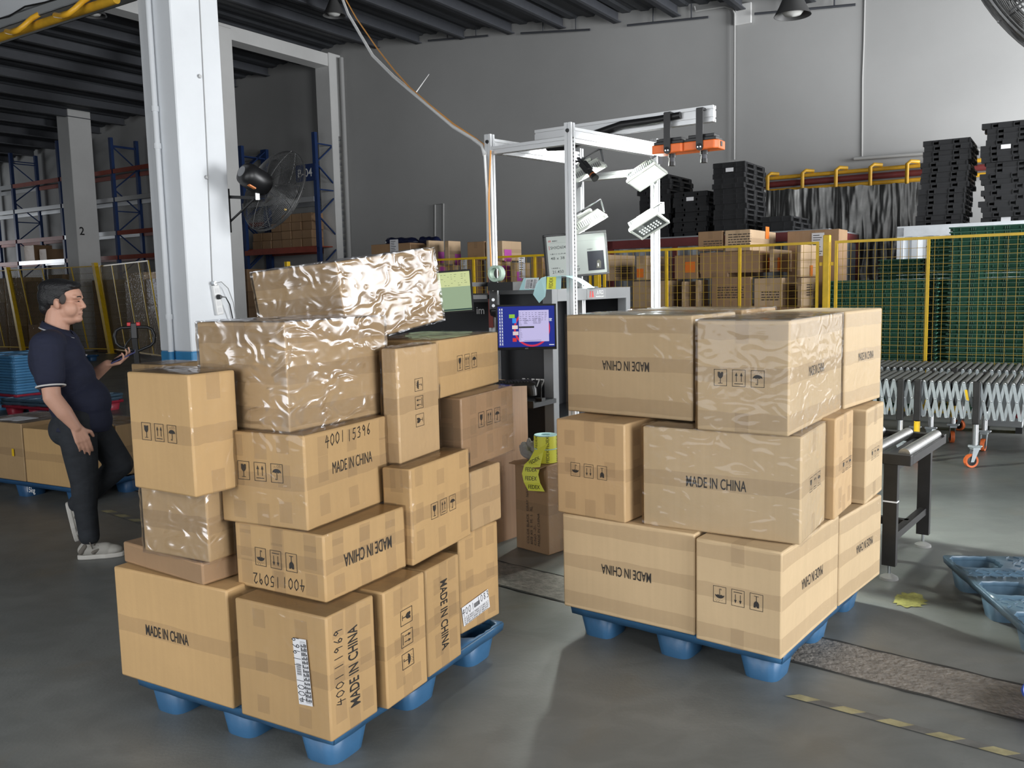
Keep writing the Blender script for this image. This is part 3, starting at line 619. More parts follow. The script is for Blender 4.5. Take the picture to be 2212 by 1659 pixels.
# ================================================================== blue plastic pallets with nine feet
M_bluep = mat('blue_pallet_plastic', (.035, .115, .23), .42, var=.12, vscale=5, bump=.1, bscale=30, rnd=.08)
M_bluel = mat('light_blue_pallet_plastic', (.08, .25, .46), .45, var=.12, vscale=5, rnd=.1)
M_blued = mat('slate_blue_pallet_plastic', (.075, .13, .185), .32, var=.15, vscale=6)
M_redp = mat('red_pallet_plastic', (.36, .025, .05), .42, var=.1, vscale=5)
def nest_pallet(name, label, loc, rz, w, d, m, h=.14, group=None, tread=False, seg=28, feet=True, logo=None):
    """local x = d (0..d), local y = w (0..w); deck sheet with nine recessed cups"""
    root = thing(name, label, 'pallet', loc, rz, group)
    mb = MB(); cw, cd = w / 3, d / 3
    cells = []
    for i in range(3):
        for j in range(3):
            x0, x1 = cd * i, cd * (i + 1); y0, y1 = cw * j, cw * (j + 1)
            cx = (x0 + x1) / 2 + (i - 1) * -(cd / 2 - .118) * -1 * 1.0; cy = (y0 + y1) / 2 + (j - 1) * (cw / 2 - .105)
            cx = (x0 + x1) / 2 + (i - 1) * (cd / 2 - .118)
            n = seg; outer = []; inner = []; foot = []; low = []
            for k in range(n):
                q = 2 * PI * k / n; c, s = math.cos(q), math.sin(q)
                tx = ((x1 - cx) / c if c > 0 else (x0 - cx) / c) if abs(c) > 1e-6 else 1e9; ty = ((y1 - cy) / s if s > 0 else (y0 - cy) / s) if abs(s) > 1e-6 else 1e9
                t = min(tx, ty); outer.append([cx + c * t, cy + s * t, h])
                se = (abs(c) ** 4 + abs(s) ** 4) ** -.25; rib = 1 - .06 * (k % 2)
                inner.append((cx + c * .115 * se * rib, cy + s * .10 * se * rib, h)); low.append((cx + c * .108 * se * rib, cy + s * .093 * se * rib, h - .02)); foot.append((cx + c * .085 * se, cy + s * .07 * se, 0))
            for X in (x0, x1):                                   # make sure the cell corners are vertices
                for Y in (y0, y1):
                    b = min(range(n), key=lambda k: (outer[k][0] - X) ** 2 + (outer[k][1] - Y) ** 2); outer[b][0] = X; outer[b][1] = Y
            fs = []
            for k in range(n):
                k2 = (k + 1) % n; fs += [(k, k2, n + k2, n + k), (n + k, n + k2, 2 * n + k2, 2 * n + k)]
            mb.add(outer + inner + low, fs)
            cells.append((cx, cy, low, foot))
    # rim
    for (a, b) in (((0, 0), (d, 0)), ((d, 0), (d, w)), ((d, w), (0, w)), ((0, w), (0, 0))):
        n = 12; dx, dy = b[0] - a[0], b[1] - a[1]; l = math.hypot(dx, dy); ox, oy = dy / l, -dx / l; vs = []; fs = []
        for i in range(n + 1):
            t = i / n; r = .004 if i % 2 else 0
            vs += [(a[0] + dx * t, a[1] + dy * t, h), (a[0] + dx * t + ox * .006, a[1] + dy * t + oy * .006, h - .006), (a[0] + dx * t + ox * r, a[1] + dy * t + oy * r, h - .035)]
        for i in range(n): fs += [(3 * i, 3 * i + 3, 3 * i + 4, 3 * i + 1), (3 * i + 1, 3 * i + 4, 3 * i + 5, 3 * i + 2)]
        mb.add(vs, fs)
    mb.build('deck', m, root, smooth=35, solid=.004)
    if feet:
        for (cx, cy, low, foot) in cells:
            n = seg; q = MB(); fs = [(k, (k + 1) % n, n + (k + 1) % n, n + k) for k in range(n)] + [tuple(range(n, 2 * n))]
            q.add(low + foot, fs).build('foot', m, root, smooth=45, solid=.004)
    if tread:
        q = MB(); nx, ny = int(d / .045), int(w / .045)
        for i in range(nx):
            for j in range(ny):
                x = (i + .5) * d / nx; y = (j + .5) * w / ny
                if any(abs(x - c[0]) < .135 and abs(y - c[1]) < .12 for c in cells): continue
                q.cbox((0, 0, h + .003), (.03, .005, .004), T(x, y) @ R2(PI / 4 if (i + j) % 2 else -PI / 4))
        q.build('tread', m, root)['kind'] = 'stuff'
    if logo:
        fr = frame(logo[1], logo[2], (0, 0, 1)); q = MB(); put_text(q, logo[0], fr, None, logo[3]); q.build('painted_text', M_wp, root)
    return root
nest_pallet('plastic_pallet', 'blue plastic pallet carrying the right stack of boxes', (1.03, 3.30, 0), math.radians(52.5), .98, 1.15, M_bluep, .1385)
nest_pallet('plastic_pallet', 'blue plastic pallet carrying the left stack of boxes', (-.617, 2.762, 0), math.radians(60), .98, 1.1, M_bluep, .1385)
# ================================================================== weighing and scanning station
SC = 1.14
M_alu = mat('aluminium_profile', (.74, .75, .76), .38, .55)
M_grey_plastic = mat('lamp_grey_paint', (.60, .63, .58), .45)
M_mgrey = mat('machine_grey', (.20, .205, .215), .45)
M_mblack = mat('machine_black', (.014, .015, .018), .5)
M_orange = mat('orange_plastic', (.85, .17, .03), .4)
M_cyan = mat('pale_cyan_paper', (.42, .66, .68), .6)
M_yel_label = mat('yellow_label', (.80, .80, .08), .55)
def pp(px, py, Y): return gy(px, py, Y * SC)
def profile(mb, a, b, w=.048, h=None, roll=None):                # slotted aluminium extrusion
    a = Vector(a); b = Vector(b); d = (b - a); ln = d.length; d.normalize(); up = Vector(roll) if roll else Vector((0, 0, 1))
    if abs(d.dot(up)) > .9: up = NA
    x = d.cross(up).normalized(); y = x.cross(d); h = h or w
    def side(c, n): return c
    pts = []
    def notch(p0, p1, inn):                                      # one side with slots
        L_ = (Vector(p1) - Vector(p0)); k = max(1, round(L_.length / w)); out = [Vector(p0)]
        for i in range(k):
            m = Vector(p0) + L_ * ((i + .5) / k); t = L_.normalized() * (w * .11); q = Vector(inn) * (w * .2)
            out += [m - t, m - t + q, m + t + q, m + t]
        return out
    c = [(-w / 2, -h / 2), (w / 2, -h / 2), (w / 2, h / 2), (-w / 2, h / 2)]; inn = [(0, 1), (-1, 0), (0, -1), (1, 0)]
    for i in range(4): pts += notch(c[i], c[(i + 1) % 4], inn[i])
    n = len(pts); vs = [a + x * p.x + y * p.y for p in pts] + [b + x * p.x + y * p.y for p in pts]
    mb.add(vs, [tuple(range(n))[::-1], tuple(range(n, 2 * n))] + [(i, (i + 1) % n, n + (i + 1) % n, n + i) for i in range(n)])
ZT = 2.615
PF = V(.351 * SC, 5.0 * SC, 0); PL = V(-.1 * SC, 5.32 * SC, 0); PR = V(.929 * SC, 5.63 * SC, 0); PK = PL + PR - PF
du_ = (PL - PF).normalized(); dn_ = (PR - PF).normalized()
st = thing('camera_gantry', 'tall silver aluminium frame holding the lamps and orange cameras behind the boxes', 'metal frame', PF)
def sl(p): return p - PF
for p in (PF, PL, PR, PK):
    mb = MB(); profile(mb, sl(p), sl(p) + V(0, 0, ZT), .050, roll=du_); mb.build('post', M_alu, st)
mb = MB()
for k in range(1): pass
for nm, a, b, z, hh in (('top_beam', PF, PL, ZT - .11, .05), ('top_beam', PF, PR, ZT - .075, .095), ('top_beam', PL, PK, ZT - .075, .095), ('top_beam', PK, PR, ZT - .22, .05)):
    mb = MB(); d = (b - a).normalized(); profile(mb, sl(a) + d * .025 + V(0, 0, z), sl(b) - d * .025 + V(0, 0, z), .048, hh); mb.build(nm, M_alu, st)
bs = (PL + PK) / 2 + V(0, 0, ZT + .03); be = bs + UA * 1.34
be = V(1.148 * SC, 4.97 * SC, ZT + .03); bd = (be - bs).normalized()
mb = MB(); profile(mb, sl(bs), sl(be), .05, .10); mb.build('boom', M_alu, st)
mb = MB(); pts = [sl(bs) + bd * t + V(0, 0, dz) + NA * -.045 for t, dz in ((.12, -.08), (.3, -.09), (.45, -.05), (.7, 0), (.95, .0), (1.12, .01))]
mb.tube(pts, [.03, .034, .03, .026, .025, .022], 10).build('cable_bundle', M_black, st, smooth=True)
mb = MB()
for p in (PF, PL, PR):
    for z in (ZT - .04, ZT - .16): mb.lathe([(0, .008), (.011, .008), (.013, 0)], 10, frame(sl(p) + V(0, 0, z) - NA * .026, UA, V(0, 0, 1)))
    b_ = MB(); b_.v, b_.f, b_.mi = mb.v, mb.f, mb.mi
q = MB()
for k in range(70): z = .9 + k * .0235; q.cbox((0, 0, 0), (.004, .012, .010), T(*(sl(PF) + UA * .0245 - NA * .0)[:2], z) @ R2(YAW))
q.build('slot_holes', M_black, st)
for p in (PF, PL, PR): MB().lathe([(0, .008), (.011, .008), (.013, 0)], 10, frame(sl(p) + V(0, 0, ZT - .05) - NA * .027, UA, V(0, 0, 1))).build('bolt', M_black, st)
# --- flood lights
M_lit = mat('lit_lamp_glass', (1, 1, 1), .3, emit=(.93, 1, .98), estr=45)
M_lit3 = mat('bright_lamp_glass', (1, 1, 1), .3, emit=(.94, 1, .93), estr=60)
M_lit2 = mat('dim_lamp_glass', (.10, .11, .11), .08, spec=.6)
M_led = mat('led_lens', (.75, .78, .76), .2, emit=(.9, 1, .95), estr=.25)
def flood(label, a, b, d, lit, post, beam=10, aim=None):
    """a, b, d: three corners of the lamp's front"""
    a, b, d = Vector(a), Vector(b), Vector(d); c = (b + d) / 2; x = (b - a); L_ = x.length; y = (d - a); W_ = y.length; x.normalize()
    y = (y - x * x.dot(y)).normalized(); z = x.cross(y)
    if z.z > 0: y = -y; z = -z
    t = thing('flood_light', label, 'lamp', c, 0, 'flood lights on the aluminium frame'); M = frame((0, 0, 0), x, y)
    w, h = L_ / 2, W_ / 2
    q = MB()
    for lo, hi in (((-w, -h, -.012), (w, -h + .014, .012)), ((-w, h - .014, -.012), (w, h, .012)), ((-w, -h + .014, -.012), (-w + .014, h - .014, .012)), ((w - .014, -h + .014, -.012), (w, h - .014, .012))): q.box(lo, hi, M)
    q.build('bezel', M_grey_plastic, t, bevel=.003)
    q = MB().box((-w + .014, -h + .014, -.004), (w - .014, h - .014, .003), M); g = q.build('glass', M_lit3 if lit == 2 else M_lit if lit else M_lit2, t)
    if not lit:
        q = MB()
        for i in range(7):
            for j in range(3): q.sphere((-w * .62 + i * w * .2, -h * .45 + j * h * .3, .004), .008, 8, 5, M)
        q.build('led_array', M_led, g)
    vs = [(-w * .97, -h * .97, -.012), (w * .97, -h * .97, -.012), (w * .97, h * .97, -.012), (-w * .97, h * .97, -.012), (-w * .72, -h * .55, -.075), (w * .72, -h * .55, -.075), (w * .72, h * .55, -.075), (-w * .72, h * .55, -.075)]
    MB().add(vs, [(4, 7, 6, 5), (0, 1, 5, 4), (1, 2, 6, 5), (2, 3, 7, 6), (3, 0, 4, 7)], M).build('housing', M_grey_plastic, t, bevel=.004)
    q = MB()
    for i in range(14):
        xx = -w * .8 + i * w * 1.6 / 13
        for s in (-1, 1): q.box((xx - .002, s * h * .95 - (.006 if s < 0 else 0), -.05), (xx + .002, s * h * .95 + (.006 if s > 0 else 0), -.012), M)
    q.build('cooling_fins', M_steel_dark if lit else M_grey_plastic, t)
    MB().box((-w * .55, -h * .45, -.105), (w * .4, h * .45, -.075), M).build('driver_box', M_grey_plastic, t, bevel=.01)
    q = MB(); pz = Vector(post) - c; pz.z = max(-.06, min(.06, pz.z)); q.bar(M @ V(w, 0, -.03), M @ V(w + .02, 0, -.12), .03, .006); q.bar(M @ V(w + .02, 0, -.12), M @ V(-w - .02, 0, -.12), .03, .006); q.bar(M @ V(-w - .02, 0, -.12), M @ V(-w, 0, -.03), .03, .006); q.bar(M @ V(0, 0, -.12), pz, .025, .012)
    q.build('bracket', M_mgrey, t)
    if lit:                                                      # the lamp's own beam
        l = bpy.data.lights.new('lamp_beam', 'AREA'); l.shape = 'RECTANGLE'; l.size = L_ * .8; l.size_y = W_ * .8; l.energy = beam; l.color = (.94, 1, .92); l.spread = math.radians(115)
        o = bpy.data.objects.new('lamp_beam', l); COL.objects.link(o); o.parent = t; o.location = z * .012; o.rotation_euler = ((Vector(aim) - c) if aim else z).to_track_quat('-Z', 'Y').to_euler()
    return t
def corner3(px, py, Y, ab, ad):
    a = pp(px, py, Y); return a, a + V(*ab) * SC, a + V(*ad) * SC
AB, AD = (.156, -.11, .0955), (.0955, .093, -.049)
flood('lit white flood light, upper one on the right post of the aluminium frame', *corner3(1353, 392, 5.5, AB, AD), True, PR + V(0, 0, 2.1))
flood('flood light with dim round lenses, lower one on the right post of the aluminium frame', *corner3(1358, 498, 5.5, AB, AD), False, PR + V(0, 0, 1.9))
AB2, AD2 = (.178, .11, .088), (-.05, .115, -.075)
flood('upper flood light on the left side of the aluminium frame, seen from behind', pp(1243, 392, 5.55), pp(1243, 392, 5.55) + V(.175, -.05, .085) * SC, pp(1243, 392, 5.55) + V(.03, .125, .02) * SC, 2, PK + V(0, 0, 2.25), 70, (2.6, 5.2, 0))
flood('lower flood light on the left side of the aluminium frame, glowing along its edge', pp(1243, 504, 5.55), pp(1243, 504, 5.55) + V(.180, -.05, .098) * SC, pp(1243, 504, 5.55) + V(.03, .125, .012) * SC, 2, PK + V(0, 0, 1.9), 70, (2.7, 5.6, 0))
# --- cameras
def bullet(label):
    a = pp(1258, 352, 5.35); b = pp(1285, 384, 5.25); t = thing('industrial_camera', label, 'camera', a); d = (b - a); n = d.normalized()
    MB().bar((0, 0, 0), d * .58, .045, .045).build('body', M_black, t, bevel=.004); MB().cyl(d * .58, d * .8, .022, .022, 14).build('lens', M_black, t, smooth=True)
    MB().cyl(d * .8, d * .86, .0235, .0235, 14).build('lens_ring', mat('copper_ring', (.5, .16, .06), .35, .6), t); MB().cyl(d * .86, d * 1.05, .022, .026, 14).build('lens', M_black, t, smooth=True)
    MB().tube([(0, 0, 0), V(-.06, 0, .02), V(-.10, -.02, -.05), V(-.11, 0, -.3), V(-.09, .02, -.55)], .006, 6).build('cord', M_black, t, smooth=True)
    MB().bar((0, 0, 0), V(-.02, .12, .05), .02, .012).build('bracket', M_steel_dark, t)
bullet('black industrial camera with copper lens ring pointing down inside the aluminium frame')
for i, (s, lab) in enumerate(((.355, 'orange camera box with lens under the boom, nearer the aluminium frame'), (.545, 'orange camera box with lens at the outer end of the boom'))):
    p = V(.64 + .839 * s, 5.3 - .545 * s, 0) * SC; p.z = ZT - .14
    t = thing('industrial_camera', lab, 'camera', p, YAW, 'orange cameras on the boom')
    MB().prism([(-.11, -.07), (.09, -.07), (.115, -.045), (.115, .07), (-.11, .07)], T(0, 0, -.05), .055).build('casing', M_orange, t, bevel=.006)
    MB().box((-.10, -.06, .005), (.10, .06, .025)).box((-.085, -.05, .025), (.085, .05, .045)).build('cooling_plate', M_black, t, bevel=.003)
    for k, (r0, z0, z1) in enumerate(((.024, -.075, -.05), (.019, -.10, -.075), (.022, -.125, -.10))): MB().cyl((0, 0, z0), (0, 0, z1), r0, r0, 16).build('lens', M_black if k != 1 else M_steel_dark, t)
    MB().box((-.022, -.082, -.035), (.022, -.070, .20)).box((-.022, -.075, .19), (.022, .04, .205)).cyl((-.0, -.082, -.035), (0, -.070, -.035), .022, .022, 14).build('bracket', M_black, t)
    for x in (-.009, .009): MB().cyl((x, -.086, -.036), (x, -.081, -.036), .005, .005, 8).build('bolt', M_chrome, t)
    MB().box((.118, -.02, -.035), (.1165, .01, -.005)).build('connector', M_black, t)
# --- black machine cabinet with grey corner posts
c0 = pp(1192, 626, 5.24); c0.z = 0; MH = 1.572; ML, MD = 1.08 * SC, .46
mc = thing('scanning_machine', 'black and grey machine cabinet under the aluminium frame with white number on its side', 'machine', c0, YAW)
# local x = U, y = N
g = .075
q = MB().box((-g, 0, 0), (0, g, MH)).box((-g, ML - g, 0), (0, ML, MH)).box((-g, g, MH - .085), (0, ML - g, MH)).box((-MD, 0, MH - .03), (-g, ML, MH)).box((-MD, 0, 0), (-MD + .03, .03, MH - .03))
q.build('frame', M_mgrey, mc, bevel=.003)
MB().box((-MD, .006, .05), (-g, .02, MH - .03)).build('side_panel', M_mblack, mc)
MB().box((-MD, .02, .05), (-MD + .015, ML, MH - .03)).box((-MD, ML - .02, .05), (-g, ML - .005, MH - .03)).box((-MD, .02, .62), (-g, ML - .02, .66)).build('inner_panel', M_mblack, mc)
q = MB(); put_text(q, '58577', frame((-.165, .0055, .93), (1, 0, 0), (0, 0, 1)), .19, .058); q.build('painted_number', M_wp, mc)
MB().box((.0005, .50, MH - .078), (.003, .80, MH - .008)).build('label_plate', mat('label_grey', (.25, .25, .26), .4), mc)
q = MB()
for k in (0, 1): q.add([(.0035, .535 + k * .035, MH - .068), (.0035, .55 + k * .035, MH - .068), (.0035, .56 + k * .035, MH - .022), (.0035, .545 + k * .035, MH - .022)], [(0, 1, 2, 3)])
q.add([(.0035, .59, MH - .068), (.0035, .603, MH - .068), (.0035, .592, MH - .022), (.0035, .58, MH - .022)], [(0, 1, 2, 3)])
q.build('red_logo', mat('logo_red', (.75, .06, .05), .5), mc)
q = MB(); put_text(q, '入包口', frame((.0035, .70, MH - .032), (0, 1, 0), (0, 0, 1)), .105, .034, .01); put_text(q, 'Incoming port', frame((.0035, .70, MH - .064), (0, 1, 0), (0, 0, 1)), .125, .016, .02); q.build('label_text', M_wp, mc)
# shelf with scanner, router stub
MB().box((-.27, -.30, .80), (.02, -.0, .83)).box((-.27, -.30, .83), (.02, -.29, .845)).build('shelf', M_mblack, mc)
# second black cabinet further left
c1 = c0 - UA * (MD + .03) + NA * .06
m2 = thing('machine_cabinet', 'low black cabinet with white letters behind the green-lit screen', 'cabinet', c1, YAW)
MB().box((-1.5, 0, 0), (0, .8, 1.545)).build('cabinet_body', M_mblack, m2, bevel=.004); MB().box((-1.5, -.004, 1.49), (0, 0, 1.545)).build('top_rail', M_mgrey, m2)
q = MB(); put_text(q, 'im', frame((-.14, -.006, 1.43), (1, 0, 0), (0, 0, 1)), None, .05); q.build('painted_text', M_wp, m2)
q = MB(); put_text(q, '下', frame((-.15, -.006, 1.02), (1, 0, 0), (0, 0, 1)), None, .12)
# --- monitors
def monitor(name, label, tl, tr, bl, Yt, draw, bezel=.012, thick=.035, lower=.016, cat='monitor'):
    a, b, c = pp(*tl, Yt[0]), pp(*tr, Yt[1]), pp(*bl, Yt[2]); x = b - a; w = x.length; y = a - c; h = y.length
    t = thing(name, label, cat, c); M = frame((0, 0, 0), x, y)
    q = MB()
    for lo, hi in (((0, 0, -thick), (w, lower, .004)), ((0, h - bezel, -thick), (w, h, .004)), ((0, lower, -thick), (bezel, h - bezel, .004)), ((w - bezel, lower, -thick), (w, h - bezel, .004)), ((bezel, lower, -thick), (w - bezel, h - bezel, -.004))): q.box(lo, hi, M)
    q.build('casing', mat('monitor_black', (.010, .010, .011), .4, spec=.25), t, bevel=.002)
    draw(t, M @ T(bezel, lower, -.0035), w - 2 * bezel, h - bezel - lower)
    return t, M, w, h
def scr(name, col, e): return mat(name, tuple(c * .08 for c in col), .5, emit=col, estr=e, spec=.15)
def rq(q, M, x0, y0, x1, y1, k=0): q.add([(x0, y0, k), (x1, y0, k), (x1, y1, k), (x0, y1, k)], [(0, 1, 2, 3)], M)
E1 = .0006
def draw_tv(t, M, w, h):
    q = MB(); rq(q, M, 0, 0, w, h); s = q.build('screen', scr('tv_screen', (.42, .46, .44), .85), t)
    q = MB(); rq(q, M, w * .68, h * .07, w * .965, h * .56, E1); q.build('dark_picture', scr('tv_dark', (.012, .014, .024), 1), s)
    q = MB(); q.add([(w * .82, h * .12, 2 * E1), (w * .90, h * .11, 2 * E1), (w * .91, h * .28, 2 * E1), (w * .88, h * .33, 2 * E1), (w * .84, h * .31, 2 * E1)], [(0, 1, 2, 3, 4)], M); q.build('picture_parcel', scr('tv_parcel', (.09, .09, .075), 1), s)
    q = MB(); rq(q, M, w * .845, h * .16, w * .865, h * .24, 3 * E1); q.build('picture_label', scr('tv_parcel_label', (.6, .6, .6), 1), s)
    q = MB(); Mt = M @ T(0, 0, E1)
    put_text(q, 'SHXD604', Mt @ T(w * .19, h * .72), w * .26, h * .075, .004); put_text(q, '48 x 38 x 37', Mt @ T(w * .25, h * .455), w * .40, h * .07, .002); put_text(q, '21.450', Mt @ T(w * .155, h * .115), w * .19, h * .075, .004)
    put_text(q, '0.07', Mt @ T(w * .48, h * .12), w * .11, h * .07); put_text(q, '包裹尺寸 长x宽x高 cm', Mt @ T(w * .20, h * .56), w * .32, h * .034); put_text(q, '包裹重量 kg', Mt @ T(w * .12, h * .205), w * .15, h * .036)
    put_text(q, '包裹体积', Mt @ T(w * .47, h * .21), w * .11, h * .034); put_text(q, '扫描图像', Mt @ T(w * .73, h * .61), w * .10, h * .034); put_text(q, '智能科技', Mt @ T(w * .145, h * .885), w * .09, h * .04, .02)
    rq(q, Mt, w * .06, h * .835, w * .95, h * .837); q.build('screen_text', scr('tv_ink', (.03, .035, .035), 1), s)
    q = MB(); rq(q, Mt, w * .035, h * .67, w * .043, h * .77)
    for k in range(3): q.add([(w * (.03 + k * .018), h * .865, E1), (w * (.04 + k * .018), h * .865, E1), (w * (.046 + k * .014), h * .91, E1), (w * (.038 + k * .014), h * .91, E1)], [(0, 1, 2, 3)], M)
    q.build('red_marks', scr('tv_red', (.35, .03, .03), 1), s)
tv, Mtv, wtv, htv = monitor('monitor', 'bright measuring screen showing weight 21.450 on top of the black machine', (1173, 508), (1307.5, 497), (1183, 604), (5.62, 5.72, 5.62), draw_tv, .016, .04)
p_ = Mtv @ V(wtv * .62, 0, -.03); foot = c0 + UA * -.10 + NA * .58 + V(0, 0, MH) - tv.location
MB().bar(p_ + V(0, 0, .03), V(p_.x, p_.y, foot.z + .01), .03, .02).build('neck', M_black, tv); MB().cyl((p_.x, p_.y, foot.z), (p_.x, p_.y, foot.z + .012), .10, .09, 24).build('stand_base', M_chrome, tv)
def draw_blue(t, M, w, h):
    q = MB(); rq(q, M, 0, 0, w, h); s = q.build('screen', scr('desktop_blue', (.010, .018, .16), 1.5), t)
    q = MB(); q.lathe([(h * .40, E1), (h * .445, E1)], 40, M @ T(w * .60, h * .45)); q.build('wallpaper_ring', scr('desktop_red', (.55, .03, .07), 1), s)
    q = MB(); Mt = M @ T(0, 0, 2 * E1); rq(q, Mt, w * .37, h * .13, w * .90, h * .90); q.build('open_window', scr('desktop_window', (.50, .46, .72), 1), s)
    q = MB(); Mt = M @ T(0, 0, 3 * E1); rr = random.Random(4)
    for j in range(5):
        for i in range(9): x = w * (.38 + i * .056); rq(q, Mt, x, h * (.83 - j * .045), x + w * rr.uniform(.012, .045), h * (.842 - j * .045))
    for j in range(7):
        for x in (.46, .62, .71): rq(q, Mt, w * x, h * (.70 - j * .022), w * (x + .09 * rr.uniform(.4, 1)), h * (.708 - j * .022))
    for j in range(16): rq(q, Mt, w * .38, h * (.62 - j * .03), w * (.38 + rr.uniform(.02, .05)), h * (.627 - j * .03))
    rq(q, Mt, w * .46, h * .155, w * .76, h * .163); q.build('window_text', scr('desktop_grey', (.14, .13, .22), 1), s)
    q = MB()
    for c in range(2):
        for j in range(12): x = w * (.025 + c * .04); y = h * (.95 - j * .077); rq(q, Mt, x, y - h * .035, x + w * .02, y); rq(q, Mt, x - w * .003, y - h * .055, x + w * .024, y - h * .045)
    rq(q, Mt, w * .90, h * .035, w * .99, h * .055); put_text(q, '家', Mt @ T(w * .93, h * .66), None, h * .08)
    q.build('desktop_icons', scr('desktop_white', (.65, .68, .75), 1), s)
    for x, y, cc, nm in ((.25, .76, (.25, .5, .05), 'green'), (.29, .65, (.03, .25, .75), 'cyan'), (.30, .49, (.7, .6, .55), 'pale'), (.31, .34, (.65, .55, .55), 'grey'), (.29, .18, (.6, .04, .04), 'red')):
        q = MB(); hh = .045 if nm != 'cyan' else .06; ww = .035 if nm in ('red', 'cyan') else .05; rq(q, M @ T(0, 0, 3 * E1), w * (x - ww), h * (y - hh), w * (x + ww), h * (y + hh)); q.build('app_icon', scr('icon_' + nm, cc, 1), s)
mb_, Mb_, wb_, hb_ = monitor('monitor', 'blue desktop computer screen with open pale window, beside the black machine', (1065.5, 659), (1196, 656), (1073, 757), (4.98, 4.98, 4.98), draw_blue, .012, .03, .018)
q = MB(); put_text(q, 'AOC', Mb_ @ T(wb_ * .5, .009, .0045), None, .007); q.build('maker_mark', M_grey, mb_)
q = MB(); q.bar(Mb_ @ V(wb_ * .5, hb_ * .5, -.03), PL + V(.0, -.05, 1.42) - mb_.location, .05, .03); q.bar(Mb_ @ V(wb_ * .5 - .05, hb_ * .5, -.03), Mb_ @ V(wb_ * .5 + .05, hb_ * .5, -.03), .10, .01); q.build('arm', M_black, mb_)
def draw_green(t, M, w, h):
    q = MB(); rq(q, M, 0, 0, w, h * .62); s = q.build('screen', scr('green_field', (.26, .34, .22), 1.1), t)
    q = MB(); rq(q, M, 0, h * .62, w, h); q.build('screen_upper', scr('yellow_field', (.50, .55, .27), 1.1), s)
    q = MB(); rr = random.Random(5); Mt = M @ T(0, 0, E1)
    for j in range(6):
        for i in range(18):
            if rr.random() < .5: x = w * (.03 + i * .052); rq(q, Mt, x, h * (.93 - j * .055), x + w * rr.uniform(.01, .04), h * (.938 - j * .055))
    rq(q, Mt, 0, h * .012, w, h * .05); q.build('screen_text', scr('green_ink', (.03, .06, .05), 1), s)
mg, Mg, wg, hg = monitor('monitor', 'screen with pale green and yellow page, partly hidden by the tilted wrapped box', (868, 592), (1015, 581), (878, 684), (5.2, 5.2, 5.2), draw_green, .012, .03, .014)
ma = thing('double_bracket', 'black double monitor arm clamped to the left post of the aluminium frame', 'bracket', PL + V(0, 0, 1.5))
for z in (.115, .03): MB().bar(V(-.03, -.03, z), mg.location + Mg @ V(wg * .8, hg * .5, -.035) - ma.location + V(0, 0, z - .07), .03, .028).build('arm', M_black, ma)
q = MB().box((-.028, -.075, -.06), (.030, -.032, .22)).cyl((0, -.054, -.06), (0, -.054, -.10), .03, .02, 12); q.build('clamp_plate', M_black, ma, bevel=.006)
for z in (-.03, .01, .08, .16, .20): MB().cyl((.0, -.08, z), (0, -.072, z), .011, .011, 10).build('bolt', M_chrome, ma)
MB().box((-.035, -.045, -.18), (-.005, -.03, .2)).build('red_tag', mat('tag_red', (.2, .03, .02), .5), ma)
# --- things on the machine top
top = MH
def onm(px, py): return gz(px, py, MH)
b = onm(1108, 627); t = thing('parts_tray', 'small black plastic tray on the machine top beside the label sheets', 'tray', V(b.x, b.y, MH), YAW)
q = MB(); w_, d_, h_ = .20, .14, .055
q.box((-w_, 0, 0), (0, d_, .006)).box((-w_, 0, .006), (0, .006, h_)).box((-w_, d_ - .006, .006), (0, d_, h_)).box((-w_, .006, .006), (-w_ + .006, d_ - .006, h_)).box((-.006, .006, .006), (0, d_ - .006, h_)); q.build('tray_body', M_black, t)
t = thing('tape_roll', 'pale green tape roll lying against the black tray on the machine top', 'tape', V(b.x, b.y, MH + .058) - UA * .16 + NA * .05, YAW)
MB().lathe([(.038, -.025), (.055, -.025), (.055, .025), (.038, .025), (.038, -.025)], 24, T(0, 0, .055) @ Matrix.Rotation(PI / 2, 4, 'X')).build('tape_ring', mat('pale_green_tape', (.42, .55, .45), .35), t, smooth=True)
b = onm(1158, 626)
t = thing('label_sheets', 'pale blue label sheet with white barcode sticker on the machine top', 'labels', V(b.x, b.y, MH), YAW)
Ml = frame((0, .01, 0), (1, 0, 0), (0, .35, 1)); q = MB(); q.add([(-.135, 0, 0), (.0, 0, 0), (.0, .082, 0), (-.115, .082, 0)], [(0, 1, 2, 3)], Ml); q.build('sheet', M_cyan, t, solid=.002)
q = MB(); rq(q, Ml, -.095, .006, -.002, .078, .002); q.build('white_sticker', M_paper, t)
q = MB()
for i in range(14): rq(q, Ml, -.09 + .0, .010 + i * .0045, -.06 + .02 * (i % 2), .012 + i * .0045, .003)
for i in range(16): rq(q, Ml, -.055, .012 + i * .0038, -.04, .012 + i * .0038 + (.001, .0024, .0016)[i % 3], .003)
for i in range(14): rq(q, Ml, -.034, .010 + i * .0045, -.012 + .006 * (i % 3 - 1), .012 + i * .0045, .003)
q.build('barcode', M_marker, t)
def band(pts, w, wd):                                            # a strip of paper following pts, width along wd
    wd = Vector(wd).normalized() * w / 2; vs = []; fs = []
    for i, p in enumerate(pts): vs += [Vector(p) - wd, Vector(p) + wd]
    for i in range(len(pts) - 1): fs.append((2 * i, 2 * i + 2, 2 * i + 3, 2 * i + 1))
    return vs, fs
t = thing('label_roll', 'pale blue label strip with a yellow FEDEX sticker hanging over the machine edge', 'labels', V(b.x, b.y, MH) + UA * .045, YAW)
Mr = frame((.035, -.002, .0), (1, 0, 0), (0, .12, 1)); q = MB(); rq(q, Mr, 0, .0, .105, .085); q.build('sheet', M_cyan, t, solid=.002)
q = MB(); rq(q, Mr, .0, .002, .068, .080, .002); q.build('yellow_sticker', M_yel_label, t)
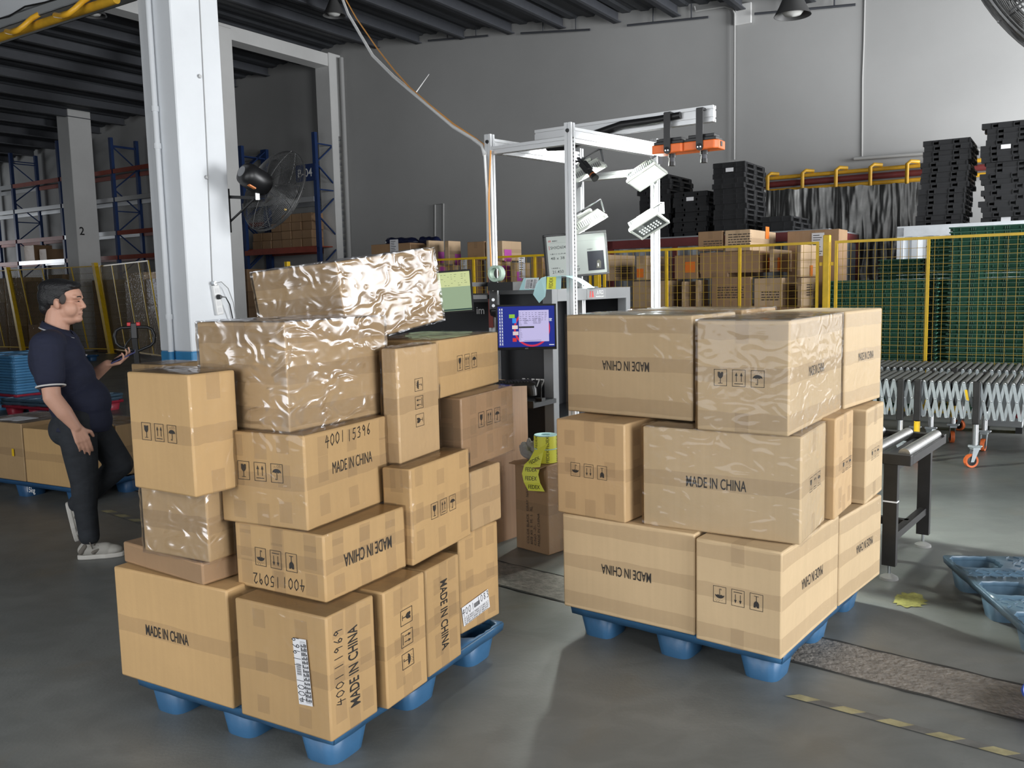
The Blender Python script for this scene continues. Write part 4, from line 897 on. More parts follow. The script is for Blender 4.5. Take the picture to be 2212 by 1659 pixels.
q = MB(); put_text(q, 'FEDEX', Mr @ T(.032, .042, .003) @ R2(PI / 2), .066, .026, .0); q.build('sticker_text', M_marker, t)
q = MB(); vs, fs = band([(.03, -.006, .085), (0, -.01, .06), (-.03, -.012, .02), (-.035, -.012, -.025), (-.005, -.012, -.065)], .0, (1, 0, 0))
q.add([(.035, -.004, .085), (.0, -.008, .075), (-.035, -.012, .04), (-.06, -.014, -.03), (-.015, -.014, -.085), (.03, -.012, -.045), (.035, -.008, .0)], [(0, 1, 2, 3, 4, 5, 6)]); q.build('loose_strip', M_cyan, t, solid=.0015)
q = MB(); vs, fs = band([(.14, .0, .085), (.19, .02, .082), (.24, .05, .06), (.28, .07, .03), (.31, .08, .004)], .10, (0, 1, 0)); q.add(vs, fs); q.build('loose_strip', M_cyan, t, solid=.002)
p = onm(1290, 618); t = thing('cap_lid', 'small round silver lid lying on the machine top below the measuring screen', 'lid', V(p.x, p.y, MH), 0)
t['label'] = 'small round silver dish lying on the machine top below the measuring screen'
MB().lathe([(0, .012), (.05, .014), (.075, .006), (.08, 0)], 20).build('dish', M_chrome, t, smooth=True)
# --- wooden side cabinet with keyboard
M_wood = mat('laminate_wood', (.50, .30, .17), .5, var=.10, vscale=3, stretch=(14, 14, .5))
ca = V(.095, 5.60, 0); cdir = math.radians(48)
t = thing('wooden_cabinet', 'light wooden side cabinet standing behind the left stack of boxes', 'cabinet', ca, cdir)
MB().box((-.62, 0, 0), (0, .018, .97)).box((-.62, .40, 0), (0, .418, .97)).box((-.018, .018, 0), (0, .40, .97)).box((-.62, .018, 0), (-.602, .40, .97)).build('carcass', M_wood, t)
MB().box((-.63, -.005, .97), (.005, .425, .99)).build('cabinet_top', M_wood, t)
kb = gz(1122, 830, .995); t = thing('keyboard', 'black keyboard overhanging the edge of the wooden cabinet', 'keyboard', V(kb.x - .02, kb.y, .991), math.radians(8))
MB().box((-.20, -.07, 0), (.11, .07, .02)).build('case', M_black, t, bevel=.004)
q = MB()
for i in range(15):
    for j in range(5): q.cbox((-.19 + i * .0195, -.055 + j * .025, .024), (.016, .02, .008))
q.build('keys', mat('key_black', (.02, .02, .022), .5), t)
# scanner on the shelf
sp = c0 + UA * -.12 + NA * -.16 + V(0, 0, .831); t = thing('barcode_scanner', 'black and yellow handheld barcode scanner lying on the machine shelf', 'scanner', sp, YAW + .2)
MB().tube([(.04, 0, .03), (.035, 0, .07), (.02, 0, .11), (.0, 0, .13)], [.036, .040, .034, .026], 14).build('head', M_black, t, smooth=True); MB().tube([(.0, 0, .06), (-.06, 0, .055), (-.13, 0, .05), (-.15, 0, .045)], [.024, .02, .02, .012], 12).build('grip', M_black, t, smooth=True)
MB().box((-.10, -.022, .035), (-.02, -.012, .06)).build('trigger', mat('amber_plastic', (.62, .30, .02), .4), t, bevel=.004); MB().box((.022, -.02, .105), (.034, .02, .118)).build('yellow_panel', M_yellow, t)
sp2 = sp + UA * .115 + V(0, 0, 0); t = thing('antenna_unit', 'small black box with upright antenna beside the scanner', 'antenna', sp2, YAW)
MB().box((-.03, -.025, 0), (.02, .025, .02)).build('base', M_black, t); MB().cyl((0, 0, .02), (.004, 0, .13), .005, .004, 8).build('rod', M_black, t)
# carton with printed colours, label roll and rag
cb0 = V(.194, 5.084, 0)
def tagbox(): pass
t = carton('cardboard_box', 'upright brown carton with printed colour list, standing on the floor between the stacks', (cb0.x, cb0.y, 0, 45, .268, .26, .545), M_cardD, [], tape='std', seed=60)
frL, _, _ = face_frame('L', .268, .26, .545); q = MB()
for i, s in enumerate(('COLOR BLACK  GRAY  NAVY PURPLE', 'SIZE XS  S  M,  L  XL', 'C/NO  -7/-', 'MADE IN CHINA')):
    vs, fs = text_geo(s, .026, 0, 0, 'LEFT', 1.05); q.add(vs, fs, frL @ T(.105 + .03 * i, .045, .003) @ R2(PI / 2))
q.build('printed_text', mat('faded_ink', (.06, .045, .035), .7), t)
q = MB().add([(0, .0, .545), (0, .268, .545), (-.05, .268, .535), (-.05, .02, .53)], [(0, 1, 2, 3)]).build('open_flap', M_cardD, t, solid=.004)
def on_carton(x, y): a = math.radians(45); return cb0 + V(math.cos(a), math.sin(a), 0) * x + V(-math.sin(a), math.cos(a), 0) * y + V(0, 0, .5475)
t = thing('label_roll', 'thick roll of yellow FEDEX labels standing on the carton, strip hanging down', 'labels', on_carton(.085, .085))
MB().lathe([(.028, 0), (.028, .165), (.068, .165), (.070, .16)], 40).build('roll_end', M_cyan, t, smooth=True); MB().lathe([(.070, .16), (.071, .155), (.071, .086)], 40).build('roll_upper', M_yel_label, t, smooth=True)
MB().lathe([(.0705, .086), (.0705, .080)], 40).build('roll_gap', M_cyan, t); MB().lathe([(.071, .080), (.071, .0), (.03, 0)], 40).build('roll_lower', M_yel_label, t, smooth=True)
def curved_text(q, s, r, a, z, size, rot=PI / 2):
    vs, fs = text_geo(s, size, 0); out = []
    for v in vs:
        x, y = v[0] * math.cos(rot) - v[1] * math.sin(rot), v[0] * math.sin(rot) + v[1] * math.cos(rot); an = a + x / r; out.append(((r + .0012) * math.cos(an), (r + .0012) * math.sin(an), z + y))
    q.add(out, fs)
q = MB()
for a in range(6):
    for z in (.125, .042): curved_text(q, 'FEDEX', .071, -PI / 2 + .12 + a * PI / 3, z, .026)
q.build('label_text', M_marker, t)
pts = [V(-.03, -.066, .10), V(-.06, -.085, .05), V(-.085, -.10, .0), V(-.10, -.115, -.05), V(-.09, -.125, -.10), V(-.065, -.13, -.15)]
pw = [V(.05, -.012, .03)] * 2 + [V(.056, -.02, .0)] * 4; vs = []; fs = []
for p, w_ in zip(pts, pw): vs += [p - w_ * .85, p + w_ * .85]
for i in range(len(pts) - 1): fs.append((2 * i, 2 * i + 1, 2 * i + 3, 2 * i + 2))
q = MB().add(vs, fs); q.build('label_strip', M_yel_label, t, solid=.001)
q = MB()
for i in (1, 2, 3, 4):
    o_ = (pts[i] + pts[i + 1]) / 2 if i < 5 else pts[i]; x = pw[i]; y = pts[i] - pts[i + 1]; fr = frame(o_, x, y); nz = fr.to_3x3() @ V(0, 0, 1)
    if nz.y > 0: fr = frame(o_, -x, y); nz = -nz
    put_text(q, 'FEDEX', T(*(nz * .0025)) @ frame(o_, x, y), .07, .024, 0)
q.build('strip_text', M_marker, t)
t = thing('cloth_rag', 'crumpled grey cloth lying on the carton beside the yellow label roll', 'cloth', on_carton(.075, .20))
bm = bmesh.new(); bmesh.ops.create_icosphere(bm, subdivisions=4, radius=1); rr = random.Random(3)
from mathutils import noise
for v in bm.verts:
    n_ = noise.noise(v.co * 1.6) * .45 + noise.noise(v.co * 4) * .22; v.co = Vector((v.co.x * .062, v.co.y * .052, v.co.z * .058 + .058)) * (1 + n_ * .8); v.co.z = max(v.co.z, 0)
me = bpy.data.meshes.new('cloth'); bm.to_mesh(me); bm.free(); o = bpy.data.objects.new('cloth', me); COL.objects.link(o); o.parent = t; me.materials.append(mat('grey_cloth', (.30, .29, .28), .95, bump=.4, bscale=120)); shade(o, 60)
# hanging cables from the roof to the frame
top_l = sl(PL) + PF + V(0, 0, ZT)
def hang(name, pix, Ys, r, m, label):
    return tag(MB().tube([gy(x, y, Y) for (x, y), Y in zip(pix, Ys)], r, 8).build(name, m, smooth=True), label, 'cable')
YY = [9.5, 9.1, 8.5, 8.0, 7.4, 6.9, 6.5, 6.25, 6.1, 6.05]
hang('white_cable', [(733, -20), (752, 30), (805, 120), (850, 165), (882, 192), (930, 232), (980, 274), (1020, 298), (1042, 315), (1047, 335)], YY, .014, M_wp, 'thick white cable hanging from the roof to the aluminium frame')
hang('orange_cable', [(736, -20), (770, 40), (815, 105), (850, 150), (884, 188), (930, 228), (980, 268), (1020, 294), (1045, 312), (1060, 325)], YY, .006, mat('orange_cord', (.72, .33, .08), .5), 'thin orange cable hanging from the roof beside the white cable')
tag(MB().cyl(gy(897, 202, 7.3), gy(927, 160, 7.25), .005, .002, 6).build('cable_tie', M_wp), 'white cable tie tail sticking up from the hanging cables', 'cable tie')
tag(MB().tube([gy(1047, 335, 6.02), gy(1051, 400, 6.02), gy(1056, 470, 6.02), gy(1059, 540, 6.02), gy(1062, 600, 6.02)], .009, 8).build('white_cable', M_wp, smooth=True), 'white cable strapped down the left post of the aluminium frame', 'cable')
tag(MB().tube([gy(1060, 325, 6.0), gy(1058, 370, 6.0), gy(1056, 430, 6.0), gy(1058, 510, 6.0), gy(1062, 600, 6.0), gy(1066, 660, 6.0)], .006, 8).build('orange_cable', mat('orange_cord', (.72, .33, .08), .5), smooth=True), 'orange cable strapped down the left post of the aluminium frame', 'cable')
# ================================================================== right side: roller table, conveyors, pallet
M_bsteel = mat('black_enamel_steel', (.014, .013, .013), .42, var=.3, vscale=12)
M_roller = mat('worn_steel_roller', (.36, .36, .355), .32, .9, var=.2, vscale=9, stretch=(1, 8, 1))
M_dark_roller = mat('grey_pvc_roller', (.075, .078, .074), .45, var=.1)
M_zinc = mat('zinc_plate', (.40, .44, .46), .42, .5, var=.08, vscale=6)
M_tyre = mat('orange_polyurethane', (.75, .16, .04), .5)
M_rubber = mat('rubber_grey', (.25, .25, .24), .7)
ta = math.radians(-38.3); tp0 = V(1.989, 4.55, 0)
t = thing('roller_table', 'short black roller table with four steel legs, right of the right stack', 'conveyor', tp0, ta)
TW, TL, TZ = .73, 1.45, .70                                      # local x along the table (away = negative), y across
for y, nm in ((-.03, 'side_rail'), (TW - .02, 'side_rail')): MB().box((-TL, y, TZ - .075), (.10, y + .05, TZ - .02)).build(nm, M_bsteel, t, bevel=.003)
MB().box((.085, .02, TZ - .072), (.10, TW - .02, TZ - .03)).build('end_plate', M_bsteel, t)
for i in range(10):
    x = .055 - i * .155; MB().cyl((x, .02, TZ - .022), (x, TW - .02, TZ - .022), .030, .030, 18).build('roller', M_roller, t, smooth=True)
    if i < 9: MB().box((x - .11, .025, TZ - .055), (x - .045, TW - .025, TZ - .045)).build('filler_plate', M_bsteel, t)
for x in (0, -TL + .2):
    for y in (0, TW - .02):
        lg = MB().box((x - .035, y - .02, .075), (x + .035, y + .02, TZ - .075)).build('leg', M_bsteel, t, bevel=.002)
        MB().cyl((x, y, .02), (x, y, .08), .008, .008, 10).build('foot_bolt', M_chrome, lg); MB().lathe([(0, .03), (.015, .03), (.045, .012), (.048, 0)], 20, T(x, y)).build('foot_pad', M_rubber, lg, smooth=True)
    MB().box((x - .02, .02, .20), (x + .02, TW - .04, .24)).build('cross_bar', M_bsteel, t)
    MB().box((x - .02, .02, TZ - .115), (x + .02, TW - .04, TZ - .075)).build('cross_bar', M_bsteel, t)
MB().box((-TL + .2, TW * .5 - .02, .20), (0, TW * .5 + .02, .24)).build('long_bar', M_bsteel, t)
o = MB().box((-.0352, -.021, .42), (.0355, .021, .428)).build('white_tape', M_paper, t)
# flexible scissor conveyors
def conveyor(label, u0, u1, n0, n1, z, legs, tagset=True):
    t = thing('roller_conveyor', label, 'conveyor', P(u0, n0, 0), YAW, 'scissor roller conveyors by the fence'); L_ = u1 - u0; Wd = n1 - n0; pitch = .0605
    me = None; n = int(L_ / pitch)
    for i in range(n):
        x = (i + .5) * pitch
        if me is None: o = MB().cyl((0, .01, 0), (0, Wd - .01, 0), .0225, .0225, 12).build('roller', M_dark_roller, t, smooth=True); me = o
        else: o = me.copy(); COL.objects.link(o)
        o.location = (x, 0, z - .0225)
    for y, s in ((-.012, 1), (Wd + .012, -1)):
        a = MB(); b = MB(); pins = MB()
        for i in range(n):
            x = (i + .5) * pitch
            a.bar((x, y, z - .015), (x + pitch * .95, y, z - .32), .024, .004, up=(0, 1, 0)); b.bar((x, y + .008 * s, z - .015), (x - pitch * .95, y + .008 * s, z - .32), .024, .004, up=(0, 1, 0))
            for zz in (z - .015, z - .165, z - .318):
                pins.lathe([(0, .006), (.006, .005), (.008, 0)], 6, frame((x + (0 if zz > z - .1 else pitch * (.47 if zz > z - .2 else .95)), y - .003 * s, zz), (1, 0, 0), (0, 0, 1)))
        a.v += []; o = a.build('scissor_arms', M_zinc, t); b.build('scissor_arms', M_zinc, t); pins.build('pins', M_chrome, o)
    if tagset:
        for i in range(3, n, 12):
            x = (i + .5) * pitch + pitch * .3; q = MB(); q.bar((x, -.0165, z - .075), (x + pitch * .28, -.0165, z - .165), .020, .001, up=(0, 1, 0)); q.build('yellow_sticker', M_yellow, t)
    for k, uu in enumerate(legs):
        x = uu - u0
        for y in (.0 - .03, Wd + .03):
            lg = MB().box((x - .028, y - .022, z - .36), (x + .028, y + .022, z)).build('leg_sleeve', M_bsteel, t, bevel=.008)
            lt = MB().cyl((x, y, .19), (x, y, z - .36), .024, .024, 16).build('leg_tube', M_chrome, t, smooth=True)
            if k == 1 and y < 0: MB().cyl((x, y, z - .47), (x, y, z - .36), .0245, .0245, 16).build('yellow_band', M_yellow, lt, smooth=True)
            q = MB().box((x - .05, y - .012, .17), (x + .05, y + .012, .19)); q.build('clamp', M_zinc, lt)
            for dx in (-.045, .045): MB().sphere((x + dx, y, .182), .012, 8, 6).build('clamp_bolt', M_chrome, lt, smooth=True)
            rz = (k * 1.9 + y) % 6.28; Mc = T(x, y) @ R2(rz); hub = V(.03, 0, .058)
            cs = MB(); cs.box((-.03, -.03, .155), (.03, .03, .17), Mc)
            for s in (-1, 1): cs.add([(-.025, s * .024, .155), (.025, s * .024, .155), (.045, s * .024, .05), (.018, s * .024, .05)], [(0, 1, 2, 3)], Mc)
            f = cs.build('caster_fork', M_zinc, t, solid=.004)
            MB().lathe([(.040, -.016), (.056, -.018), (.058, -.010), (.058, .010), (.056, .018), (.040, .016)], 24, Mc @ T(*hub) @ Matrix.Rotation(PI / 2, 4, 'X')).build('tyre', M_tyre, f, smooth=True)
            MB().lathe([(0, -.017), (.041, -.014), (.041, .014), (0, .017)], 20, Mc @ T(*hub) @ Matrix.Rotation(PI / 2, 4, 'X')).build('wheel_hub', M_black, f)
        MB().bar((x, -.01, .40), (x, Wd + .01, .34), .03, .03).build('brace', M_bsteel, t)
    return t
conveyor('scissor roller conveyor on orange casters, the nearer of the two before the yellow fence', -3.2, 1.6, 8.2, 8.98, .725, [un(gn(1946, 880, 8.2))[0], un(gn(1983, 880, 8.2))[0], un(gn(2109, 900, 8.2))[0], .45, -2.5])
conveyor('scissor roller conveyor standing behind the nearer one, close to the yellow fence', -3.2, 1.6, 9.32, 10.05, .725, [-2.2, -1.0, .1, 1.2], False)
p = gz(2145, 945); t = thing('control_box', 'small grey control box on the floor under the conveyors', 'control box', P(-.62, 10.22, 0), YAW)
MB().box((-.20, -.10, .06), (.16, .1, .36)).build('casing', mat('pale_grey_box', (.40, .42, .43), .5), t, bevel=.008); MB().box((-.2, -.1, 0), (-.14, .1, .06)).box((.10, -.1, 0), (.16, .1, .06)).build('foot', M_black, t); MB().sphere((.12, -.11, .18), .025).build('red_button', mat('button_red', (.5, .02, .04), .4), t)
nest_pallet('plastic_pallet', 'empty slate blue plastic pallet with patterned deck lying on the floor at the right edge', (2.112, 3.499, 0), math.radians(-8), 1.0, 1.15, M_blued, .14, tread=True)
t = thing('plastic_tub', 'bright blue plastic tub cut by the right edge, near the floor tape', 'tub', (2.03, 2.97, 0))
MB().lathe([(0, .004), (.15, .004), (.205, .085), (.212, .088), (.218, .085), (.214, .078), (.16, 0), (0, 0)], 36).build('tub_body', mat('bright_blue_plastic', (.02, .09, .55), .3), t, smooth=True)
# ================================================================== yellow fence
NF, ZF = 10.6, 2.03
def fence_panel(label, u0, u1, stiff=(), n=NF, zt=ZF, pit=.085, shear=(0, 0), yaw=YAW, base=None, r=.0021, wm=None):
    L_ = u1 - u0; t = thing('wire_fence', label, 'fence', base or P(u0, n, 0), yaw, 'yellow wire fence panels')
    S = Matrix(((1, 0, shear[0], 0), (0, 1, shear[1], 0), (0, 0, 1, 0), (0, 0, 0, 1)))
    q = MB().box((0, -.015, zt - .03), (L_, .015, zt), S).box((0, -.015, .10), (L_, .015, .13), S).box((0, -.015, .13), (.03, .015, zt - .03), S).box((L_ - .03, -.015, .13), (L_, .015, zt - .03), S)
    for s in stiff: q.box((s - u0 - .015, -.012, .13), (s - u0 + .015, .014, zt - .03), S)
    q.build('panel_frame', M_yellow, t)
    w = MB(); k = int(L_ / pit)
    for i in range(1, k): x = i * L_ / k; w.box((x - r, -r, .13), (x + r, r, zt - .03), S)
    k = int((zt - .16) / (pit if pit > .06 else .17))
    for i in range(1, k): z = .13 + i * (zt - .16) / k; w.box((.03, r, z - r), (L_ - .03, 2.6 * r, z + r), S)
    w.build('wire_mesh', wm or mat('mesh_yellow', (.45, .29, .03), .45), t)
    return t
def fence_post(label, u, n=NF, h=2.1, w=.075, shear=(0, 0)):
    t = thing('fence_post', label, 'post', P(u, n, 0), YAW, 'yellow fence posts'); S = Matrix(((1, 0, shear[0], 0), (0, 1, shear[1], 0), (0, 0, 1, 0), (0, 0, 0, 1)))
    MB().box((-w / 2, -w / 2, .012), (w / 2, w / 2, h), S).build('post', M_yellow, t, bevel=.008); MB().box((-w, -w, 0), (w, w, .012)).build('foot_plate', M_yellow, t)
    q = MB()
    for z in (.4, h - .35): q.box((-w / 2 - .04, -.02, z), (w / 2 + .04, .0, z + .04), S)
    q.build('clip', M_yellow, t); return t
fu = lambda px: un(gn(px, 560, NF))[0]
P1, P2, P0 = fu(1786), fu(1290), fu(620)
fence_post('thick yellow fence post in front of the green trays, above the right stack', P1); fence_post('yellow fence post below the measuring screen, behind the black machine', P2); fence_post('yellow corner fence post behind the tilted wrapped box', P0)
fence_panel('yellow wire fence panel in front of the green trays at the right', P1 + .09, P1 + 2.35, (fu(2005),))
fence_post('yellow fence post at the far right, out past the tall green trays', P1 + 2.45)
fence_panel('yellow wire fence panel in front of the cartons with orange stickers', P2 + .09, P1 - .09, (fu(1440), fu(1598)))
fence_panel('yellow wire fence panel in front of the cartons with pink stickers', P0 + .09, P2 - .09, (P0 + 1.2, fu(1023), fu(1063) + .0, fu(1155)))
# ================================================================== goods behind the fence
def ncarton(label, pl, pc, pr, yt, yb, N0, m=None, group=None, wd=None, sticker=(), lines=(), film=False, zb=None, cat='box', name='cardboard_box', dd=None, tape=True):
    """carton from its picture: corner edge at pc, left face towards pl, right face towards pr, in the plane N0"""
    cz = gn(pc, yt, N0); uc, _, zt = un(cz); zb = un(gn(pc, yb, N0))[2] if zb is None else zb
    ul = un(gn(pl, yt, N0))[0] if pl is not None else uc - (wd or .45)
    if pr is not None: n1 = un(gu(pr, yt, uc))[1] - N0
    else: n1 = dd or .4
    n1 = max(.08, min(n1, 1.6)); w = max(.05, uc - ul); h = max(.05, zt - zb); m = m or M_cardP
    t = thing(name, label, cat, P(uc, N0, zb), YAW + PI / 2, group)      # local x = N, y = -U
    carton_mesh('carton_body', w, n1, h, m, .004, int(pc), t)
    if tape:
        q = MB(); fl, _, _ = face_frame('L', w, n1, h); fr, _, _ = face_frame('R', w, n1, h)
        strip(q, fr, 0, n1, h * .5 - .03, h * .5 + .03, 3); strip(q, fl, w / 2 - .03, w / 2 + .03, h - .1, h, 2); strip(q, fl, w / 2 - .03, w / 2 + .03, 0, .08, 2); q.build('packing_tape', M_tape, t)
    for (f, px, py, sz, col) in sticker:
        fr, _, _ = face_frame(f, w, n1, h)
        if f == 'R': p = gu(px, py, uc); s = un(p)[1] - N0
        else: p = gn(px, py, N0); s = un(p)[0] - ul
        q = MB(); a, b = sz; rq(q, fr, s - a / 2, p.z - zb - b / 2, s + a / 2, p.z - zb + b / 2, .003); q.build('sticker', mat('sticker_' + col, {'orange': (.85, .20, .02), 'pink': (.55, .10, .45), 'white': (.75, .75, .78)}[col], .6), t)
        if col == 'white':
            q = MB(); rr = random.Random(int(px))
            for i in range(9): y0 = p.z - zb - b / 2 + b * (.08 + i * .1); rq(q, fr, s - a * .4, y0, s + a * rr.uniform(-.1, .4), y0 + b * .03, .004)
            q.build('sticker_print', M_marker, t)
    for (f, px, py, wd_, k) in lines:
        fr, _, _ = face_frame(f, w, n1, h); p = gu(px, py, uc) if f == 'R' else gn(px, py, N0); s = (un(p)[1] - N0) if f == 'R' else (un(p)[0] - ul); q = MB(); rr = random.Random(int(px * 3))
        for i in range(k):
            x = s - wd_ / 2
            while x < s + wd_ / 2: l = rr.uniform(.015, .06); rq(q, fr, x, p.z - zb - i * .032, min(x + l, s + wd_ / 2), p.z - zb - i * .032 + .012, .003); x += l + .012
            if rr.random() < .3: pass
        q.build('printed_text', mat('faded_ink', (.06, .045, .035), .7), t)
    if film: film_mesh(w, n1, h, t, int(pc))
    return t
GO = 'cartons behind the fence at the right'
def platform(label, u0, u1, n0, n1, z):
    t = thing('storage_platform', label, 'platform', P(u0, n0, 0), YAW); L_, W_ = u1 - u0, n1 - n0
    MB().box((0, 0, z - .06), (L_, W_, z)).build('deck', M_cardD, t)
    for x in (.04, L_ - .1):
        for y in (.04, W_ - .1): MB().box((x, y, 0), (x + .06, y + .06, z - .06)).build('leg', M_steel_dark, t)
NB = 11.05
zl = un(gn(1443, 665, NB))[2]; u0_ = un(gn(1340, 640, NB))[0]; u1_ = un(gn(1775, 640, NB))[0]
platform('low platform under the cartons with orange stickers, hidden by the right stack', u0_ - .1, u1_ - .25, NB - .05, NB + 1.8, zl)
ncarton('wide carton low behind the fence, passing behind the right post of the metal frame', 1366, 1443, 1475, 606, 0, NB, M_cardP, GO, zb=zl, film=True)
ncarton('narrow pale carton low behind the fence, first right of the right frame post', 1476, 1480, 1507, 608, 0, NB + .02, M_cardP, GO, zb=zl)
ncarton('narrow pale carton low behind the fence, second right of the right frame post', 1507.5, 1510, 1530, 605, 0, NB + .05, M_cardP, GO, zb=zl)
ncarton('brown cardboard carton with short printed lines low behind the fence, left of the torn one', 1537, 1622, 1626, 598, 0, NB, M_cardD, GO, zb=zl, lines=[('L', 1578, 622, .35, 5)])
ncarton('torn-topped cardboard carton with printed lines on two faces low behind the fence', 1629, 1690, 1728, 600, 0, NB, M_cardP, GO, zb=zl, lines=[('L', 1664, 632, .22, 4), ('R', 1712, 620, .28, 5)])
ncarton('pale cardboard carton with slanted print low behind the fence, next to the thick post', 1729, 1732, 1762, 600, 0, NB, M_cardP, GO, zb=zl, lines=[('R', 1748, 616, .25, 5)])
NB2 = NB + .12
ncarton('pale carton with faint print behind the fence, just right of the measuring screen', 1311, 1314, 1372, 550, 607, NB2, M_cardP, GO, lines=[('R', 1345, 578, .5, 5)])
ncarton('pale carton with orange sticker on its shaded side behind the left of the frame post', 1374, 1397, 1452, 552, 605, NB2, M_cardP, GO, sticker=[('L', 1383, 590, (.10, .12), 'orange')])
ncarton('dark brown carton with orange diamond sticker behind the fence', 1457, 1508, 1513, 550, 602, NB2, M_cardD, GO, sticker=[('L', 1491, 577, (.14, .14), 'orange')])
ncarton('flat cardboard carton lying under the long two-carton row behind the fence', 1513, 1573, 1640, 588, 600, NB2, M_cardD, GO)
ncarton('long brown carton with orange sticker on its pale end, middle row behind the fence', 1511, 1641, 1668, 541, 588, NB2, M_cardD, GO, sticker=[('R', 1661, 570, (.10, .16), 'orange')])
ncarton('pale carton with upright orange sticker beside the long brown carton', 1669, 1671, 1720, 538, 587, NB2, M_cardP, GO, sticker=[('R', 1682, 570, (.13, .16), 'orange')])
ncarton('pale tall carton with orange sticker in front of the biggest brown carton', 1727, 1731, 1765, 527, 598, NB2, M_cardP, GO, sticker=[('R', 1752, 585, (.13, .14), 'orange')])
ncarton('brown carton with printed block, top row behind the fence, left one', 1508, 1561, 1563, 498, 541, NB2 + .05, M_cardD, GO, lines=[('L', 1540, 522, .25, 5)])
ncarton('carton with orange diamond sticker on its pale side, top row behind the fence', 1566, 1621, 1676, 495, 541, NB2 + .05, M_cardP, GO, sticker=[('R', 1657, 503, (.16, .16), 'orange')], lines=[('L', 1598, 507, .3, 6)])
ncarton('biggest brown carton with white label behind the fence next to the thick post', 1701, 1813, 1831, 494, 640, NB + .95, M_cardD, GO, sticker=[('L', 1767, 528, (.16, .30), 'white')], zb=zl)
# cartons with pink stickers
NP = 11.3; GP = 'cartons with pink stickers behind the fence'
zc = un(gn(1000, 640, NP))[2]
platform('high platform under the cartons with pink stickers, hidden by the screens', un(gn(800, 600, NP))[0] - .1, un(gn(1178, 600, NP))[0], NP - .05, NP + 1.6, zc)
zc2 = un(gn(1090, 563, NP))[2]
for lab, a, b, c, yt, yb, m, st_ in (
    ('carton with pink sticker in the lower row, just right of the tilted wrapped box', 801, 944, 990, 572, None, M_cardP, [('R', 975 - 20, 582, (.16, .10), 'pink')]),
    ('brown carton with small white label low behind the green-lit screen', 992, 1030, 1046, 562, None, M_cardD, [('L', 1003, 575, (.12, .24), 'white')]),
    ('carton with pink flower sticker just right of the left frame post, lower row', 1050, 1075, 1103, 563, None, M_cardP, [('R', 1092, 588, (.22, .2), 'pink')]),
    ('carton with white label and pink sticker, lower row right of the left frame post', 1104, 1112, 1145, 567, None, M_cardP, [('R', 1127, 577, (.18, .34), 'white'), ('R', 1122, 597, (.16, .14), 'pink')]),
    ('dark brown carton left of the measuring screen, lower row behind the fence', 1147, 1172, 1176, 556, None, M_cardD, [])):
    ncarton(lab, a, b, c, yt, 0, NP, m, GP, zb=zc, sticker=st_)
for lab, a, b, c, yt, yb, m, st_ in (
    ('long brown carton with white barcode label on top behind the tilted wrapped box', 801, 886, 922, 524, 571, M_cardD, [('L', 852, 536, (.18, .28), 'white')]),
    ('pale carton with pink sticker, second from left in the row above the tilted wrapped box', 924, 926, 959, 519, 571, M_cardP, [('R', 953, 556, (.16, .18), 'pink')]),
    ('carton with pink sticker low on its pale side above the green-lit screen', 960, 969, 995, 520, 571, M_cardP, [('R', 989, 561, (.16, .18), 'pink')]),
    ('plain brown carton in the upper row just left of the left frame post', 1009, 1046, 1048, 521, 562, M_cardD, []),
    ('carton with pink sticker and pale side, upper row right of the left frame post', 1049, 1085, 1126, 520, 563, M_cardP, [('R', 1097, 552, (.20, .18), 'pink')])):
    ncarton(lab, a, b, c, yt, yb, NP + .02, m, GP, sticker=st_)
M_bag = mat('dark_blue_film', (.012, .016, .05), .18, coat=.6, wrinkle=.3)
for i, (x0, x1, y) in enumerate(((833, 905, 518), (906, 952, 518))):
    a = gn(x0, y, NP + .45); b = gn(x1, y, NP + .45); d = b - a; t = thing('plastic_bundle', ('longer' if i == 0 else 'shorter') + ' dark blue shiny bundle lying on top of the cartons above the tilted box', 'bundle', a); a.z = b.z
    n = 10; MB().tube([d * (k / n) + V(0, 0, .0) for k in range(n + 1)], [.02] + [.075 + .008 * math.sin(k * 2.1) for k in range(n - 1)] + [.02], 14).build('bundle_body', M_bag, t, smooth=True); t.location = a + V(0, 0, -.0)
# green plastic trays
M_green = mat('green_tray_plastic', (.030, .115, .075), .45, var=.15, vscale=4, rnd=.10)
def tray_mesh(W_, D_, H_=.05):
    q = MB(); i = .035
    def ring(z, k): return [(k, k, z), (W_ - k, k, z), (W_ - k, D_ - k, z), (k, D_ - k, z)]
    rs = [ring(H_ - .002, 0), ring(H_ - .016, -.002), ring(H_ - .018, i * .6), ring(0, i)]
    vs = sum(rs, []); fs = []
    for r in range(3):
        for k in range(4): fs.append((r * 4 + k, (r + 1) * 4 + k, (r + 1) * 4 + (k + 1) % 4, r * 4 + (k + 1) % 4))
    fs += [(0, 1, 2, 3), (15, 14, 13, 12)]; q.add(vs, fs)
    k = max(3, int(W_ / .16))
    for j in range(k):
        x = W_ * (j + .5) / k
        for d in ((-.02, 0, .02) if j % 2 else (-.035, .035)): q.box((x + d - .005, .004, .004), (x + d + .005, .03, H_ - .016))
    k = max(3, int(D_ / .2))
    for j in range(k):
        y = D_ * (j + .5) / k
        for X in (.004, W_ - .03): q.box((X, y - .006, .004), (X + .026, y + .006, H_ - .016))
    return q
